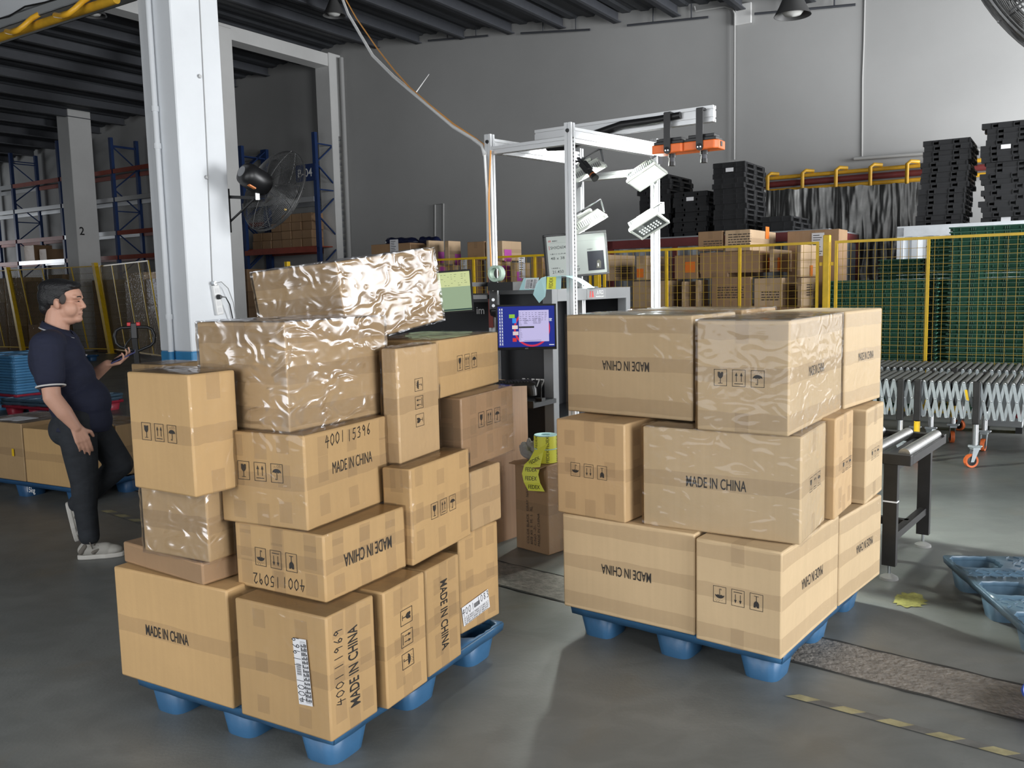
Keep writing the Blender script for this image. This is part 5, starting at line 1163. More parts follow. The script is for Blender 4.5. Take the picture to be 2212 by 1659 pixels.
def tray_stack(what, u0, n0, W_, D_, k, pit, group, z0=.0, show=99):
    rr = random.Random(int(u0 * 100)); first = None
    for i in range(k):
        lab = '%s green plastic tray from the top of %s' % (nth(k - 1 - i), what)
        if first is None: o = first = tray_mesh(W_, D_).build('plastic_tray', M_green)
        else: o = first.copy(); COL.objects.link(o)
        tag(o, lab, 'tray', group); o.location = P(u0 + rr.uniform(-.008, .008), n0 + rr.uniform(-.008, .008), z0 + i * pit); o.rotation_euler = (0, 0, YAW)
NG = 11.25
uT = un(gn(2046, 640, NG))[0]
tray_stack('the tallest stack at the right edge', uT, NG, 1.5, 1.0, 41, .0525, 'green trays in the tallest stack')
uL0, uL1 = un(gn(1778, 650, NG + .15))[0], un(gn(2003, 650, NG + .15))[0]
tray_stack('the wide low stack', uL0, NG + .15, min(uL1, uT - .03) - uL0, 1.0, 30, .0525, 'green trays in the wide low stack')
uK0, uK1 = un(gn(1897, 580, NG + 1.3))[0], un(gn(2000, 580, NG + 1.3))[0]
tray_stack('the shaded stack behind the low one', uK0, NG + 1.3, uK1 - uK0 - .03, .9, 35, .0525, 'green trays in the shaded stack behind')
tray_stack('the dark narrow stack beside the tallest one', uK1, NG + 1.3, .62, .9, 40, .0525, 'green trays in the dark narrow stack')
# container with white panels and the dark red framed one; black pallets on their roofs
M_wpanel = mat('white_panel', (.60, .63, .66), .5, var=.08, vscale=3)
def container(name, label, u0, u1, n0, n1, z, mframe, mpanel):
    t = thing(name, label, 'container', P(u0, n0, 0), YAW); L_, W_ = u1 - u0, n1 - n0; q = MB()
    for x in (0, L_ - .09):
        for y in (0, W_ - .09): q.box((x, y, 0), (x + .09, y + .09, z))
    for (a, b) in (((0, 0), (L_, .09)), ((0, W_ - .09), (L_, W_)), ((0, .09), (.09, W_ - .09)), ((L_ - .09, .09), (L_, W_ - .09))): q.box((*a, z - .13), (*b, z)); q.box((*a, 0), (*b, .12))
    k = int(L_ / 1.6)
    for i in range(1, k + 1): q.box((L_ * i / (k + 1) - .035, .0, .12), (L_ * i / (k + 1) + .035, .05, z - .13))
    q.build('frame', mframe, t)
    vs = []; fs = []; n = int(L_ / .075)
    for i in range(n + 1): x = .05 + (L_ - .1) * i / n; y = .03 if (i // 2) % 2 else .055; vs += [(x, y, .12), (x, y, z - .13)]
    for i in range(n): fs.append((2 * i, 2 * i + 2, 2 * i + 3, 2 * i + 1))
    q = MB().add(vs, fs); q.box((.03, W_ - .06, .12), (L_ - .03, W_ - .04, z - .13)); q.box((.03, .06, .12), (.05, W_ - .06, z - .13)); q.box((L_ - .05, .06, .12), (L_ - .03, W_ - .06, z - .13)); q.build('wall_panel', mpanel, t)
    MB().box((.0, .0, z), (L_, W_, z + .02)).build('roof', mpanel, t); return t
NW = 14.0; zW = 2.31; uw0 = un(gn(1938, 500, NW))[0]
container('storage_container', 'white panelled container behind the green trays, black pallets on its roof', uw0, uw0 + 3.6, NW, NW + 2.0, zW, mat('white_frame', (.62, .65, .68), .5, var=.1), M_wpanel)
NR = 12.95; ur0 = un(gn(1312, 520, NR))[0]; zR_ = un(gn(1400, 517, NR))[2]
container('storage_cage', 'dark red framed container with corrugated panels behind the cartons with orange stickers', ur0, un(gn(1790, 515, NR))[0], NR, NR + 2.0, zR_, M_pipe_red, mat('grey_corrugated', (.30, .32, .34), .5, var=.1))
M_bpal = mat('black_pallet_plastic', (.010, .0105, .012), .6, var=.15, vscale=5)
def black_pallet_mesh(W_=1.2, D_=1.0, H_=.078):
    q = MB(); q.box((0, 0, H_ - .026), (W_, D_, H_)); 
    for x0, x1 in ((0, .14), (W_ / 2 - .10, W_ / 2 + .10), (W_ - .14, W_)):
        for y0, y1 in ((0, .12), (D_ / 2 - .08, D_ / 2 + .08), (D_ - .12, D_)):
            q.box((x0 + .004, y0 + .004, 0), (x1 - .004, y1 - .004, H_ - .026))
            if y0 == 0: q.box((x1 - .012, y0 - .006, .0), (x1, y0 + .01, H_ - .01)); q.box((x0, y0 - .006, .0), (x0 + .012, y0 + .01, H_ - .01))
            if x1 == W_: q.box((x1 - .01, y0, .0), (x1 + .006, y0 + .012, H_ - .01)); q.box((x1 - .01, y1 - .012, .0), (x1 + .006, y1, H_ - .01))
    q.box((0, 0, 0), (W_, .03, .016)).box((0, D_ - .03, 0), (W_, D_, .016)).box((.0, D_ * .5 - .01, .016), (W_, D_ * .5 + .01, H_ - .026))
    return q
bp_first = {}
def black_stack(what, px0, px1, N0, z0, k, pit, group, D_=1.0, lean=0.0, jit=.05, white=()):
    u0 = un(gn(px0, 480, N0))[0]; W_ = un(gn(px1, 480, N0))[0] - u0; rr = random.Random(int(px0))
    first = None
    for i in range(k):
        lab = '%s black plastic pallet from the top of %s' % (nth(k - 1 - i), what)
        if first is None: o = first = black_pallet_mesh(W_, D_, pit).build('plastic_pallet', M_bpal)
        else: o = first.copy(); COL.objects.link(o)
        for ch in list(o.children): pass
        tag(o, lab, 'pallet', group); o.location = P(u0 + lean * i + rr.uniform(-jit, jit), N0 + .08 + rr.uniform(-jit, jit), z0 + i * pit); o.rotation_euler = (0, 0, YAW + rr.uniform(-.012, .012))
        if i in white: MB().box((W_ * .5 - .05, -.0075, pit * .2), (W_ * .5 + .07, -.0065, pit * .95)).build('white_label', M_paper, o)
zw = zW + .021; zr = zR_ + .021
def zat(px, py, N0): return un(gn(px, py, N0))[2]
pt = .0768
def kk(px, py, N0, z0): return max(1, round((zat(px, py, N0) - z0) / pt))
black_stack('the leaning stack on the white container', 1979, 2080, NW + .25, zw, kk(2050, 296, NW + .25, zw), pt, 'black pallets in the leaning stack', lean=.004, jit=.03)
black_stack('the tallest stack on the white container', 2118, 2225, NW + .25, zw, kk(2150, 268, NW + .25, zw), pt, 'black pallets in the tallest stack', jit=.045, white=(0, 13))
black_stack('the tall stack on the red container', 1536, 1604, NR + .15, zr, kk(1604, 342, NR + .15, zr), pt, 'black pallets in the tall stack on the red container', jit=.03, white=(12,))
black_stack('the half-height stack beside the tall one', 1453, 1524, NR + .2, zr, kk(1500, 411, NR + .2, zr), pt, 'black pallets in the half-height stack', jit=.03, white=(7,))
black_stack('the stack half hidden by the flood lights', 1376, 1441, NR + .2, zr, kk(1441, 377, NR + .2, zr), pt, 'black pallets in the stack behind the flood lights', jit=.03)
black_stack('the low stack before the foil sheet', 1640, 1706, NR + .2, zr, 3, pt, 'black pallets in front of the foil sheet', jit=.04)
# crinkled foil insulation sheet hung on the wall
M_foil = mat('foil_sheet', (.20, .20, .195), .40, .9, var=.3, vscale=2.5, bump=.3, bscale=5)
fa, fb = un(gn(1645, 412, 15.95)), un(gn(1992, 394, 15.95)); q = MB(); nx, nz = 150, 40; vs = []; fs = []
for i in range(nx + 1):
    for j in range(nz + 1):
        uu = fa[0] + (fb[0] - fa[0]) * i / nx; tz = j / nz; zt_ = fa[2] + (fb[2] - fa[2]) * i / nx + .03 * noise.noise((i * .13, 0, 3)); zz = zt_ * (1 - tz) + .9 * tz
        d = .07 * noise.noise((i * .05 + .35 * tz, tz * .8, 0)) + .05 * abs(noise.noise((i * .12, tz * 2.2, 5))) + .012 * noise.noise((i * .4, tz * 9, 9))
        vs.append(P(uu, 15.95 + d, zz))
for i in range(nx):
    for j in range(nz): a = i * (nz + 1) + j; fs.append((a, a + nz + 1, a + nz + 2, a + 1))
q.add(vs, fs); o = q.build('foil_sheet', M_foil, smooth=70); tag(o, 'crinkled silver foil sheet hanging on the wall under the yellow pipes', 'sheet')
# pendant lamps
def pendant(label, p, r=.22):
    zr_ = zroof(un(p)[0]) - .25; t = thing('pendant_lamp', label, 'lamp', p, 0, 'pendant lamps under the roof')
    MB().lathe([(.05, .34), (.07, .30), (.10, .24), (r * .75, .10), (r, .0), (r * .97, .0), (r * .72, .10), (.06, .28)], 28).build('shade', mat('lamp_shade_grey', (.07, .07, .07), .5), t, smooth=True)
    MB().lathe([(0, -.01), (r * .45, .01), (r * .6, .05), (0, .2)], 20).build('bulb', mat('lamp_bulb', (.6, .6, .58), .3), t, smooth=True)
    MB().cyl((0, 0, .33), (0, 0, .46), .045, .03, 14).build('socket', mat('socket_brown', (.22, .07, .03), .5), t); MB().cyl((0, 0, .45), (0, 0, max(.6, zr_ - p.z)), .008, .008, 6).build('cord', M_black, t)
pendant('cone pendant lamp high on the right in front of the pale wall', gn(1712, 34, 11.2))
pendant('pendant lamp under the roof above the grey post numbered 2', gy(204, 34, 17))
pendant('pendant lamp under the dark roof between white column and corner post', gy(722, 34, 17.5))
pendant('small far pendant lamp just left of the white column', gy(198, 232, 27))
pendant('small far pendant lamp left of the post numbered 2', gy(76, 283, 29))
# ================================================================== left side: person
def blob(parts, voxel, name, m, parent, smooth_it=4, cut=None):
    mb = MB()
    for q in parts:
        if q[0] == 'c':
            a, b = Vector(q[1]), Vector(q[2]); r0, r1 = q[3], q[4] if len(q) > 4 else q[3]; d = (b - a); ln = d.length; n = 6
            if ln < 1e-5: mb.sphere(a, r0, 14, 9); continue
            d.normalize(); pts = []; rs = []
            for k in range(4): t = -math.cos(k * PI / 8) ; pts.append(a + d * r0 * t); rs.append(max(.0006, r0 * math.sin(k * PI / 8)))
            pts.append(a); rs.append(r0); pts.append(b); rs.append(r1)
            for k in range(3, -1, -1): pts.append(b + d * r1 * math.cos(k * PI / 8)); rs.append(max(.0006, r1 * math.sin(k * PI / 8)))
            mb.tube(pts, rs, 16)
        else:
            c, r = q[1], q[2]; M = Matrix.Translation(c) @ (Euler([math.radians(x) for x in q[3]]).to_matrix().to_4x4() if len(q) > 3 else Matrix())
            mb.sphere((0, 0, 0), r, 22, 14, M)
    o = mb.build(name, m)
    q = o.modifiers.new('r', 'REMESH'); q.mode = 'VOXEL'; q.voxel_size = voxel; q.adaptivity = 0
    if smooth_it: q = o.modifiers.new('s', 'SMOOTH'); q.iterations = smooth_it; q.factor = .5
    dg = bpy.context.evaluated_depsgraph_get(); me = bpy.data.meshes.new_from_object(o.evaluated_get(dg)); old = o.data; o.modifiers.clear(); o.data = me; bpy.data.meshes.remove(old)
    if cut:
        bm = bmesh.new(); bm.from_mesh(me)
        for co, no in cut:
            g = bmesh.ops.bisect_plane(bm, geom=bm.verts[:] + bm.edges[:] + bm.faces[:], plane_co=co, plane_no=no, clear_outer=True)
            ed = [e for e in g['geom_cut'] if isinstance(e, bmesh.types.BMEdge)]
            try: bmesh.ops.edgeloop_fill(bm, edges=ed)
            except Exception: pass
        bm.to_mesh(me); bm.free()
    me.materials.clear(); me.materials.append(m); me.polygons.foreach_set('use_smooth', [True] * len(me.polygons))
    if parent: o.parent = parent
    return o
M_skin = mat('skin', (.56, .31, .22), .5, var=.05, vscale=9, spec=.4)
M_hair = mat('black_hair', (.006, .006, .007), .55, bump=.5, bscale=140)
M_navy = mat('navy_cotton', (.010, .013, .034), .85, var=.1, vscale=12, bump=.7, bscale=8, stretch=(1, 1, 2.2))
M_jean = mat('charcoal_denim', (.016, .019, .024), .85, var=.3, vscale=7, bump=.8, bscale=11, stretch=(1, 1, 1.8))
M_shoe = mat('pale_grey_suede', (.36, .345, .31), .8, var=.08)
M_shoed = mat('taupe_suede', (.14, .125, .105), .85)
M_sole = mat('off_white_sole', (.50, .48, .44), .6)
M_trim = mat('grey_trim', (.35, .35, .36), .8)
pm0 = gz(212, 1193); man = thing('person', 'person in navy polo shirt and dark jeans walking past with a phone in hand', 'person', pm0, math.radians(20))
man['label'] = 'person in navy polo shirt and dark jeans walking past with a phone in hand'
def mp(x, y, z): return (x, y, z)
HC = Vector((-.082, 0, 1.565)); HR = Matrix.Rotation(math.radians(-14), 4, 'Z') @ Matrix.Rotation(math.radians(3), 4, 'Y'); HM = Matrix.Translation(HC) @ HR
def hp(x, y, z): return tuple(HM @ Vector((x, y, z)))
hyaw = (0, 3, -14)
body = []
body += [('e', hp(-.028, 0, .035), (.102, .080, .100), hyaw), ('e', hp(.024, 0, -.045), (.078, .067, .080), hyaw), ('e', hp(.035, 0, .045), (.068, .068, .062), hyaw)]
for s in (-1, 1):
    body += [('e', hp(.050, .040 * s, -.040), (.042, .036, .048), hyaw), ('e', hp(-.012, .080 * s, -.012), (.020, .010, .033), (0, -12, -14 + 18 * s)), ('e', hp(-.010, .088 * s, -.008), (.017, .006, .027), (0, -12, -14 + 22 * s)), ('c', hp(.080, .052 * s, .034), hp(.096, .016 * s, .032), .013, .012),
             ('e', hp(.104, .015 * s, -.030), (.012, .010, .009), hyaw), ('c', hp(.088, .022 * s, -.062), hp(.100, .0, -.058), .008, .010), ('c', hp(.086, .020 * s, -.074), hp(.097, .0, -.073), .008, .010)]
body += [('c', hp(.094, 0, .022), hp(.114, 0, -.020), .010, .015), ('e', hp(.116, 0, -.024), (.014, .014, .012), hyaw), ('e', hp(.074, 0, -.098), (.032, .034, .024), hyaw), ('e', hp(.020, 0, -.100), (.062, .056, .036), hyaw)]
body += [('c', hp(-.035, 0, -.06), (-.135, 0, 1.39), .064, .072), ('e', (-.13, 0, 1.22), (.12, .17, .18)), ('e', (-.04, 0, .95), (.13, .15, .2)), ('c', (-.14, -.17, 1.33), (-.14, .17, 1.33), .065)]
SR, ER, WR_ = (-.165, -.215, 1.31), (-.150, -.275, 1.02), (-.035, -.275, .835)
SL_, EL, WL = (-.125, .215, 1.31), (-.03, .27, 1.045), (.120, .17, 1.165)
body += [('c', SR, ER, .060, .049), ('c', ER, (-.09, -.28, .925), .050, .047), ('c', (-.09, -.28, .925), WR_, .046, .030), ('c', SL_, EL, .060, .048), ('c', EL, WL, .048, .030)]
def hand(w, fwd, palm, thumb_side, curl, sc=1.0):                # w wrist, fwd finger direction, palm normal (palm faces +palm)
    w, f, p = Vector(w), Vector(fwd).normalized(), Vector(palm); p = (p - f * p.dot(f)).normalized(); sdir = f.cross(p) * thumb_side; out = []
    base = w + f * .045 * sc
    for k in range(4):
        o_ = sdir * (.030 - .020 * k) * sc; out.append(('c', w + o_ * .5, w + f * (.085 - .004 * abs(k - 1)) * sc + o_, .017 * sc, .012 * sc))
        ln = (.040, .046, .042, .033)[k] * sc; q = w + f * (.088 - .005 * abs(k - 1)) * sc + o_; ang = 0
        for j in range(3):
            ang += curl[k] if isinstance(curl, (list, tuple)) else curl; d = f * math.cos(ang) + p * math.sin(ang); e = q + d * ln * (1, .72, .58)[j]
            out.append(('c', q, e, (.0095 - .001 * j) * sc, (.0088 - .0012 * j) * sc)); q = e
    t0 = w + f * .03 * sc + sdir * .028 * sc; t1 = t0 + (f * .6 + sdir * .75 + p * .25).normalized() * .042 * sc; t2 = t1 + (f * .85 + sdir * .15 + p * .45).normalized() * .034 * sc
    out += [('c', w + sdir * .01 * sc, t0, .018 * sc, .015 * sc), ('c', t0, t1, .014 * sc, .0115 * sc), ('c', t1, t2, .011 * sc, .009 * sc)]
    return out
body += hand(WR_, (.33, .02, -.94), (-.3, .9, -.1), 1, (.25, .28, .32, .36), 1.04)
pd = Vector((.93, -.05, .42)).normalized(); pn = Vector((-.42, -.16, .90)).normalized()
body += hand(WL, (.96, -.12, .18), (-.20, -.18, .95), -1, (.42, .50, .55, .62), 1.0)
RH, RK, RA = (-.055, -.10, .86), (-.035, -.105, .49), (-.028, -.11, .10)
LH, LK, LA = (-.03, .10, .86), (.155, .095, .53), (-.105, .10, .30)
for a, b, c in ((RH, RK, RA), (LH, LK, LA)): body += [('c', a, b, .075, .055), ('c', b, c, .052, .036)]
body += [('e', (-.045, 0, .84), (.12, .15, .11))]
blob(body, .0052, 'body', M_skin, man, 5)
# face details
def face(parts, nm, m, vox=.002): return blob(parts, vox, nm, m, man, 2)
for s in (-1, 1):
    face([('e', hp(.0985, .034 * s, .008), (.006, .0125, .0035), hyaw)], 'eye', mat('dark_eye', (.015, .01, .009), .2))
    face([('c', hp(.090, .050 * s, .034), hp(.104, .030 * s, .038), .0035, .0042), ('c', hp(.104, .030 * s, .038), hp(.107, .018 * s, .034), .0042, .003)], 'eyebrow', M_hair)
face([('c', hp(.093, -.024, -.0695), hp(.1055, 0, -.0665), .0022, .0026), ('c', hp(.1055, 0, -.0665), hp(.093, .024, -.0695), .0026, .0022)], 'mouth', mat('lip_line', (.22, .07, .06), .5), .0016)
hair = [('e', hp(-.028, 0, .085), (.116, .089, .058), hyaw), ('e', hp(-.075, 0, .030), (.072, .082, .092), hyaw), ('e', hp(.050, 0, .104), (.048, .066, .026), hyaw), ('e', hp(.075, -.02, .098), (.022, .045, .014), hyaw), ('e', hp(-.10, 0, -.035), (.038, .06, .045), hyaw)]
for s in (-1, 1): hair += [('e', hp(-.030, .068 * s, .052), (.062, .019, .042), hyaw), ('e', hp(-.045, .074 * s, .02), (.030, .012, .04), hyaw)]
blob(hair, .005, 'hair', M_hair, man, 3)
M_fade = mat('short_side_hair', (.045, .034, .03), .7)
for s in (-1, 1): face([('e', hp(.018, .071 * s, .022), (.022, .0095, .034), hyaw)], 'short_side_hair', M_fade, .003)
# polo shirt
shirt = [('e', (-.135, 0, 1.235), (.150, .205, .165)), ('e', (-.10, 0, 1.10), (.165, .195, .17)), ('e', (-.035, 0, .95), (.178, .190, .17)), ('e', (-.03, 0, .84), (.172, .188, .15)), ('c', (-.15, -.19, 1.325), (-.15, .19, 1.325), .085), ('e', (-.14, 0, 1.375), (.085, .10, .05)), ('e', (-.18, 0, 1.22), (.12, .17, .16)),
         ('c', SR, tuple(Vector(SR).lerp(ER, .60)), .094, .083), ('c', SL_, tuple(Vector(SL_).lerp(EL, .62)), .094, .080), ('e', (-.10, 0, .80), (.12, .18, .10))]
er = Vector(ER) - Vector(SR); el = Vector(EL) - Vector(SL_)
blob(shirt, .008, 'polo_shirt', M_navy, man, 5, cut=[((-.02, 0, .785), (-.10, 0, -1))])
def ring(c, ax, r, w, nm, m, th=.004):
    ax = Vector(ax).normalized(); x = ax.orthogonal().normalized(); y = ax.cross(x); q = MB(); q.tube([Vector(c) + x * (r * math.cos(a)) + y * (r * math.sin(a)) for a in [2 * PI * k / 28 for k in range(28)]], th, 6, closed=True); return q.build(nm, m, man, smooth=True)
ring(Vector(SR).lerp(ER, .78), er, .0765, .01, 'sleeve_trim', mat('white_trim', (.62, .60, .58), .8), .0055)
ring(Vector(SL_).lerp(EL, .78), el, .074, .01, 'sleeve_trim', mat('white_trim', (.62, .60, .58), .8), .005)
q = MB(); vs = []; fs = []; n = 30
for k in range(n + 1):
    a = math.radians(28) + (2 * PI - math.radians(56)) * k / n; fr_ = (1 + math.cos(a)) / 2
    cx, cy = -.125 + .088 * math.cos(a), .092 * math.sin(a); z = 1.445 - .075 * fr_
    vs += [(cx - .008 * math.cos(a), cy * .93, z + .012), (cx + .012 * math.cos(a), cy * 1.12, z - .030)]
for k in range(n): fs.append((2 * k, 2 * k + 2, 2 * k + 3, 2 * k + 1))
col_ = q.add(vs, fs).build('collar', M_navy, man, smooth=True, solid=.005)
MB().tube([tuple(Vector(vs[2 * k + 1]) + V(0, 0, .003)) for k in range(n + 1)], .0045, 6).build('collar_stripe', M_trim, col_, smooth=True)
q = MB()
for z in (1.30, 1.24): q.sphere((-.005 + (1.30 - z) * .4, -.01, z), .006, 8, 6)
q.build('button', M_trim, man)
# jeans, belt, shoes
jeans = [('e', (-.055, 0, .83), (.150, .172, .13)), ('e', (-.13, -.07, .80), (.085, .09, .10)), ('e', (-.12, .07, .80), (.08, .09, .10)), ('c', RH, (-.045, -.105, .66), .112, .100), ('c', (-.045, -.105, .66), RK, .100, .082), ('c', RK, (-.04, -.108, .32), .080, .070), ('c', (-.04, -.108, .32), (-.03, -.11, .135), .068, .060),
         ('c', LH, LK, .112, .082), ('c', LK, LA, .078, .060)]
blob(jeans, .008, 'jeans', M_jean, man, 4, cut=[((0, 0, .095), (0, 0, -1))])
def shoe(A, heel, toe, up, nm='shoe'):
    h, t, u_ = Vector(heel), Vector(toe), Vector(up).normalized(); f = (t - h).normalized(); u_ = (u_ - f * u_.dot(f)).normalized(); s = u_.cross(f); M = Matrix(((f.x, s.x, u_.x, h.x), (f.y, s.y, u_.y, h.y), (f.z, s.z, u_.z, h.z), (0, 0, 0, 1))); L_ = (t - h).length
    W = lambda x, y, z: tuple(M @ V(x, y, z))
    up_ = blob([('c', W(.045, 0, .055), W(.07, 0, .085), .042, .040), ('c', W(.06, 0, .055), W(L_ * .62, 0, .050), .043, .042), ('c', W(L_ * .6, .0, .045), W(L_ - .055, 0, .040), .042, .034), ('e', W(L_ - .06, 0, .042), (.05, .045, .028))], .005, nm, M_shoe, man, 4)
    pts = []
    for k in range(28):
        a = 2 * PI * k / 28; x = L_ / 2 + (L_ / 2) * math.cos(a); w = .046 * abs(math.sin(a)) ** .6 * (1.0 if x > L_ * .5 else .86); pts.append((x, math.copysign(w, math.sin(a))))
    MB().prism(pts, M @ T(0, 0, 0), .028).build('sole', M_sole, up_, bevel=.006)
    blob([('c', W(.03, .030, .05), W(.055, .030, .085), .018, .016), ('c', W(.03, -.030, .05), W(.055, -.030, .085), .018, .016), ('c', W(.10, -.036, .045), W(.13, -.030, .06), .014, .012)], .004, 'shoe_panel', M_shoed, up_, 3)
    q = MB()
    for k in range(5):
        x = .105 + k * .022; z = .098 - k * .0085; q.tube([W(x, -.030, z - .012), W(x + .008, 0, z + .004), W(x, .030, z - .012)], .004, 6)
    q.tube([W(.10, -.01, .10), W(.085, -.045, .11), W(.10, -.055, .07)], .004, 6); q.build('laces', M_shoed, up_, smooth=True)
shoe(RA, (-.105, -.110, .0), (.165, -.135, .0), (0, 0, 1)); shoe(LA, (-.175, .10, .315), (-.135, .10, .055), (-1, 0, -.15) if False else (1, 0, .12))
# phone in the left hand
pc = Vector(WL) + Vector((.96, -.12, .18)).normalized() * .085 + pn * .022
ph = thing('mobile_phone', 'dark blue mobile phone held in front of the walking person', 'phone', (0, 0, 0)); ph.matrix_world = Matrix.Translation(pm0) @ R2(math.radians(20)) @ Matrix.Translation(pc + pd * .018) @ frame((0, 0, 0), pd, pn.cross(pd)).to_3x3().to_4x4()
MB().box((-.075, -.037, -.004), (.085, .037, .004)).build('phone_case', mat('phone_blue', (.03, .035, .15), .35), ph, bevel=.003); MB().box((-.071, -.034, .0042), (.081, .034, .0046)).build('screen', mat('phone_glass', (.02, .02, .05), .15), ph)
# ================================================================== pallets and boxes near the person
e0, e1 = gz(0, 1030, .14), gz(180, 1055, .14); ey = math.atan2((e1 - e0).y, (e1 - e0).x); ecorner = gz(166, 1058, .13)
er_ = ey + PI / 2
pal = nest_pallet('plastic_pallet', 'dark blue plastic pallet with white painted mark, behind the walking person', (ecorner.x, ecorner.y, 0), er_, 1.5, 1.1, mat('deep_blue_pallet', (.025, .085, .19), .45, var=.12), .1385)
q = MB(); m_ = gz(70, 1062, .06); tx = V(math.cos(ey), math.sin(ey), 0); put_text(q, '15kg', (pal.matrix_world.inverted() if False else Matrix()) @ frame((0, 0, 0), (0, -1, 0), (0, 0, 1)) , None, .05)
loc = R2(-er_) @ (m_ - V(ecorner.x, ecorner.y, 0)); q2 = MB(); vs_, fs_ = text_geo('15kg', .06, .01); q2.add(vs_, fs_, frame((-.004, loc.y, .075), (0, -1, 0), (0, 0, 1))); q2.build('painted_text', M_wp, pal)
cy_ = math.degrees(ey) + 90
def floorbox(label, F, w, d, h, m, zb=.141, **k): return carton('cardboard_box', label, (F.x, F.y, zb, cy_, w, d, h), m, **k)
fA = gz(156, 1055, .141); tl = gz(55, 1042, .141); wA = (tl - fA).length; zA = CAM_H - (933 - 638.5) * fA.y / 1900
floorbox('plain brown cardboard box on the dark blue pallet, right behind the walking person', fA, wA, .40, zA - .141, M_card, tape='std', seed=70)
fB = gz(54, 1036, .141); aw = V(-math.sin(math.radians(cy_)), math.cos(math.radians(cy_)), 0); bw = V(math.cos(math.radians(cy_)), math.sin(math.radians(cy_)), 0)
fB = fA + aw * (wA + .015) - bw * .0
bB = floorbox('cardboard box with a yellow sticker at the left edge, on the dark blue pallet', fB, .60, .55, zA - .141 + .03, M_cardW, tape='std', seed=71, film=True)
q = MB(); fl, _, _ = face_frame('L', .60, .55, .4); p_ = .60 - .09; rq(q, fl, .46, .20, .49, .26, .006); q.build('yellow_sticker', M_yellow, bB)
q = MB(); q.box((.06, .14, zA - .141 + .036), (.24, .40, zA - .141 + .038)); q.build('paper_sheet', M_paper, bB)
floorbox('wide film-wrapped cardboard box behind the plain one on the dark blue pallet', fA + bw * .43 + aw * .02, .62, .42, zA - .141 - .02, M_cardW, tape='std', seed=72, film=True)
floorbox('tall wrapped carton at the far end of the dark blue pallet, right of the person', fA + bw * .95 - aw * -.05, .40, .42, .86, M_cardW, tape='std', seed=73, film=True)
# small carton and red/blue pallets beyond
sc_ = gz(142, 912); ncarton('small upright carton with printed lines standing by the red pallet', 123, 144, 147, 857, 912, un(sc_)[1], M_cardP, zb=0, lines=[('L', 133, 862, .10, 6)])
ra, rb = gz(22, 897), gz(128, 905); ry = math.atan2((rb - ra).y, (rb - ra).x) + PI / 2
nest_pallet('plastic_pallet', 'red plastic pallet at the bottom of the low pile left of the person', (rb.x, rb.y, 0), ry, 1.2, 1.0, M_redp, .135)
for i, w_ in enumerate(('lower', 'upper')): nest_pallet('plastic_pallet', '%s slate blue pallet on the red pallet, low pile left of the person' % w_, (rb.x - .02 + .01 * i, rb.y + .02, .045 * (i + 1)), ry, 1.2, 1.0, M_blued, .135, feet=(i == 0), seg=20)
# tall pile of light blue pallets at the left edge
sb = gz(38, 892); k = 18; first = None; GB = 'light blue pallets in the pile at the left edge'
for i in range(k):
    z = i * .0385; m = M_redp if i == 3 else M_bluel
    lab = '%s pallet from the bottom of the tall %s pile at the left edge' % (nth(i), 'blue')
    if i == 3: o = nest_pallet('plastic_pallet', 'single red pallet low in the tall blue pile at the left edge', (sb.x, sb.y, z), YAW + PI / 2, 1.2, 1.0, M_redp, .135, GB, feet=False, seg=20)
    elif first is None or i == 1:
        o = nest_pallet('plastic_pallet', '%s light blue pallet from the bottom of the tall pile at the left edge' % nth(i), (sb.x, sb.y, z), YAW + PI / 2, 1.2, 1.0, M_bluel, .135, GB, feet=(i == 0), seg=20)
        first = o
    else: dup(first, (sb.x + random.uniform(-.012, .012), sb.y + random.uniform(-.012, .012), z), None, '%s light blue pallet from the bottom of the tall pile at the left edge' % nth(i if i < 3 else i), GB)
# ================================================================== left fence, wrapped loads, hand pallet truck
A0, A1, A2 = gz(-40, 756), gz(246, 763), gz(356, 779)
def fence_run(label, a, b, stf, posts=()):
    d = b - a; yw = math.atan2(d.y, d.x); L_ = d.length; t = fence_panel(label, 0, L_, stf(L_), pit=.055, shear=(-.14, -.05), yaw=yw, base=a, zt=2.42, r=.003, wm=mat('dull_mesh', (.16, .11, .03), .6))
    return t, d / L_
t, d_ = fence_run('yellow wire fence leaning in front of wrapped cartons, left of the white column', A0, A1, lambda L_: [L_ * .2, L_ * .45, L_ * .62, L_ * .83])
t, d2 = fence_run('yellow wire fence section meeting the white column, behind the hand pallet truck', A1, A2, lambda L_: [L_ * .28, L_ * .56, L_ * .82])
for lab, p in (('leaning yellow fence post at the left, above the brown cartons on their own pallet', A0.lerp(A1, .36)), ('leaning yellow fence post right behind the head of the walking person', A1)):
    t = thing('fence_post', lab, 'post', p - NA * .08, YAW, 'yellow fence posts'); S = Matrix(((1, 0, -.14, 0), (0, 1, -.03, 0), (0, 0, 1, 0), (0, 0, 0, 1))); MB().box((-.06, -.06, .01), (.06, .06, 2.5), S).build('post', M_yellow, t); MB().box((-.1, -.1, 0), (.1, .1, .012)).build('foot_plate', M_yellow, t)
e_ = A0.lerp(A1, .0)
rr = random.Random(12); GW = 'wrapped carton blocks behind the left fence'; tiers = ('bottom', 'middle', 'top')
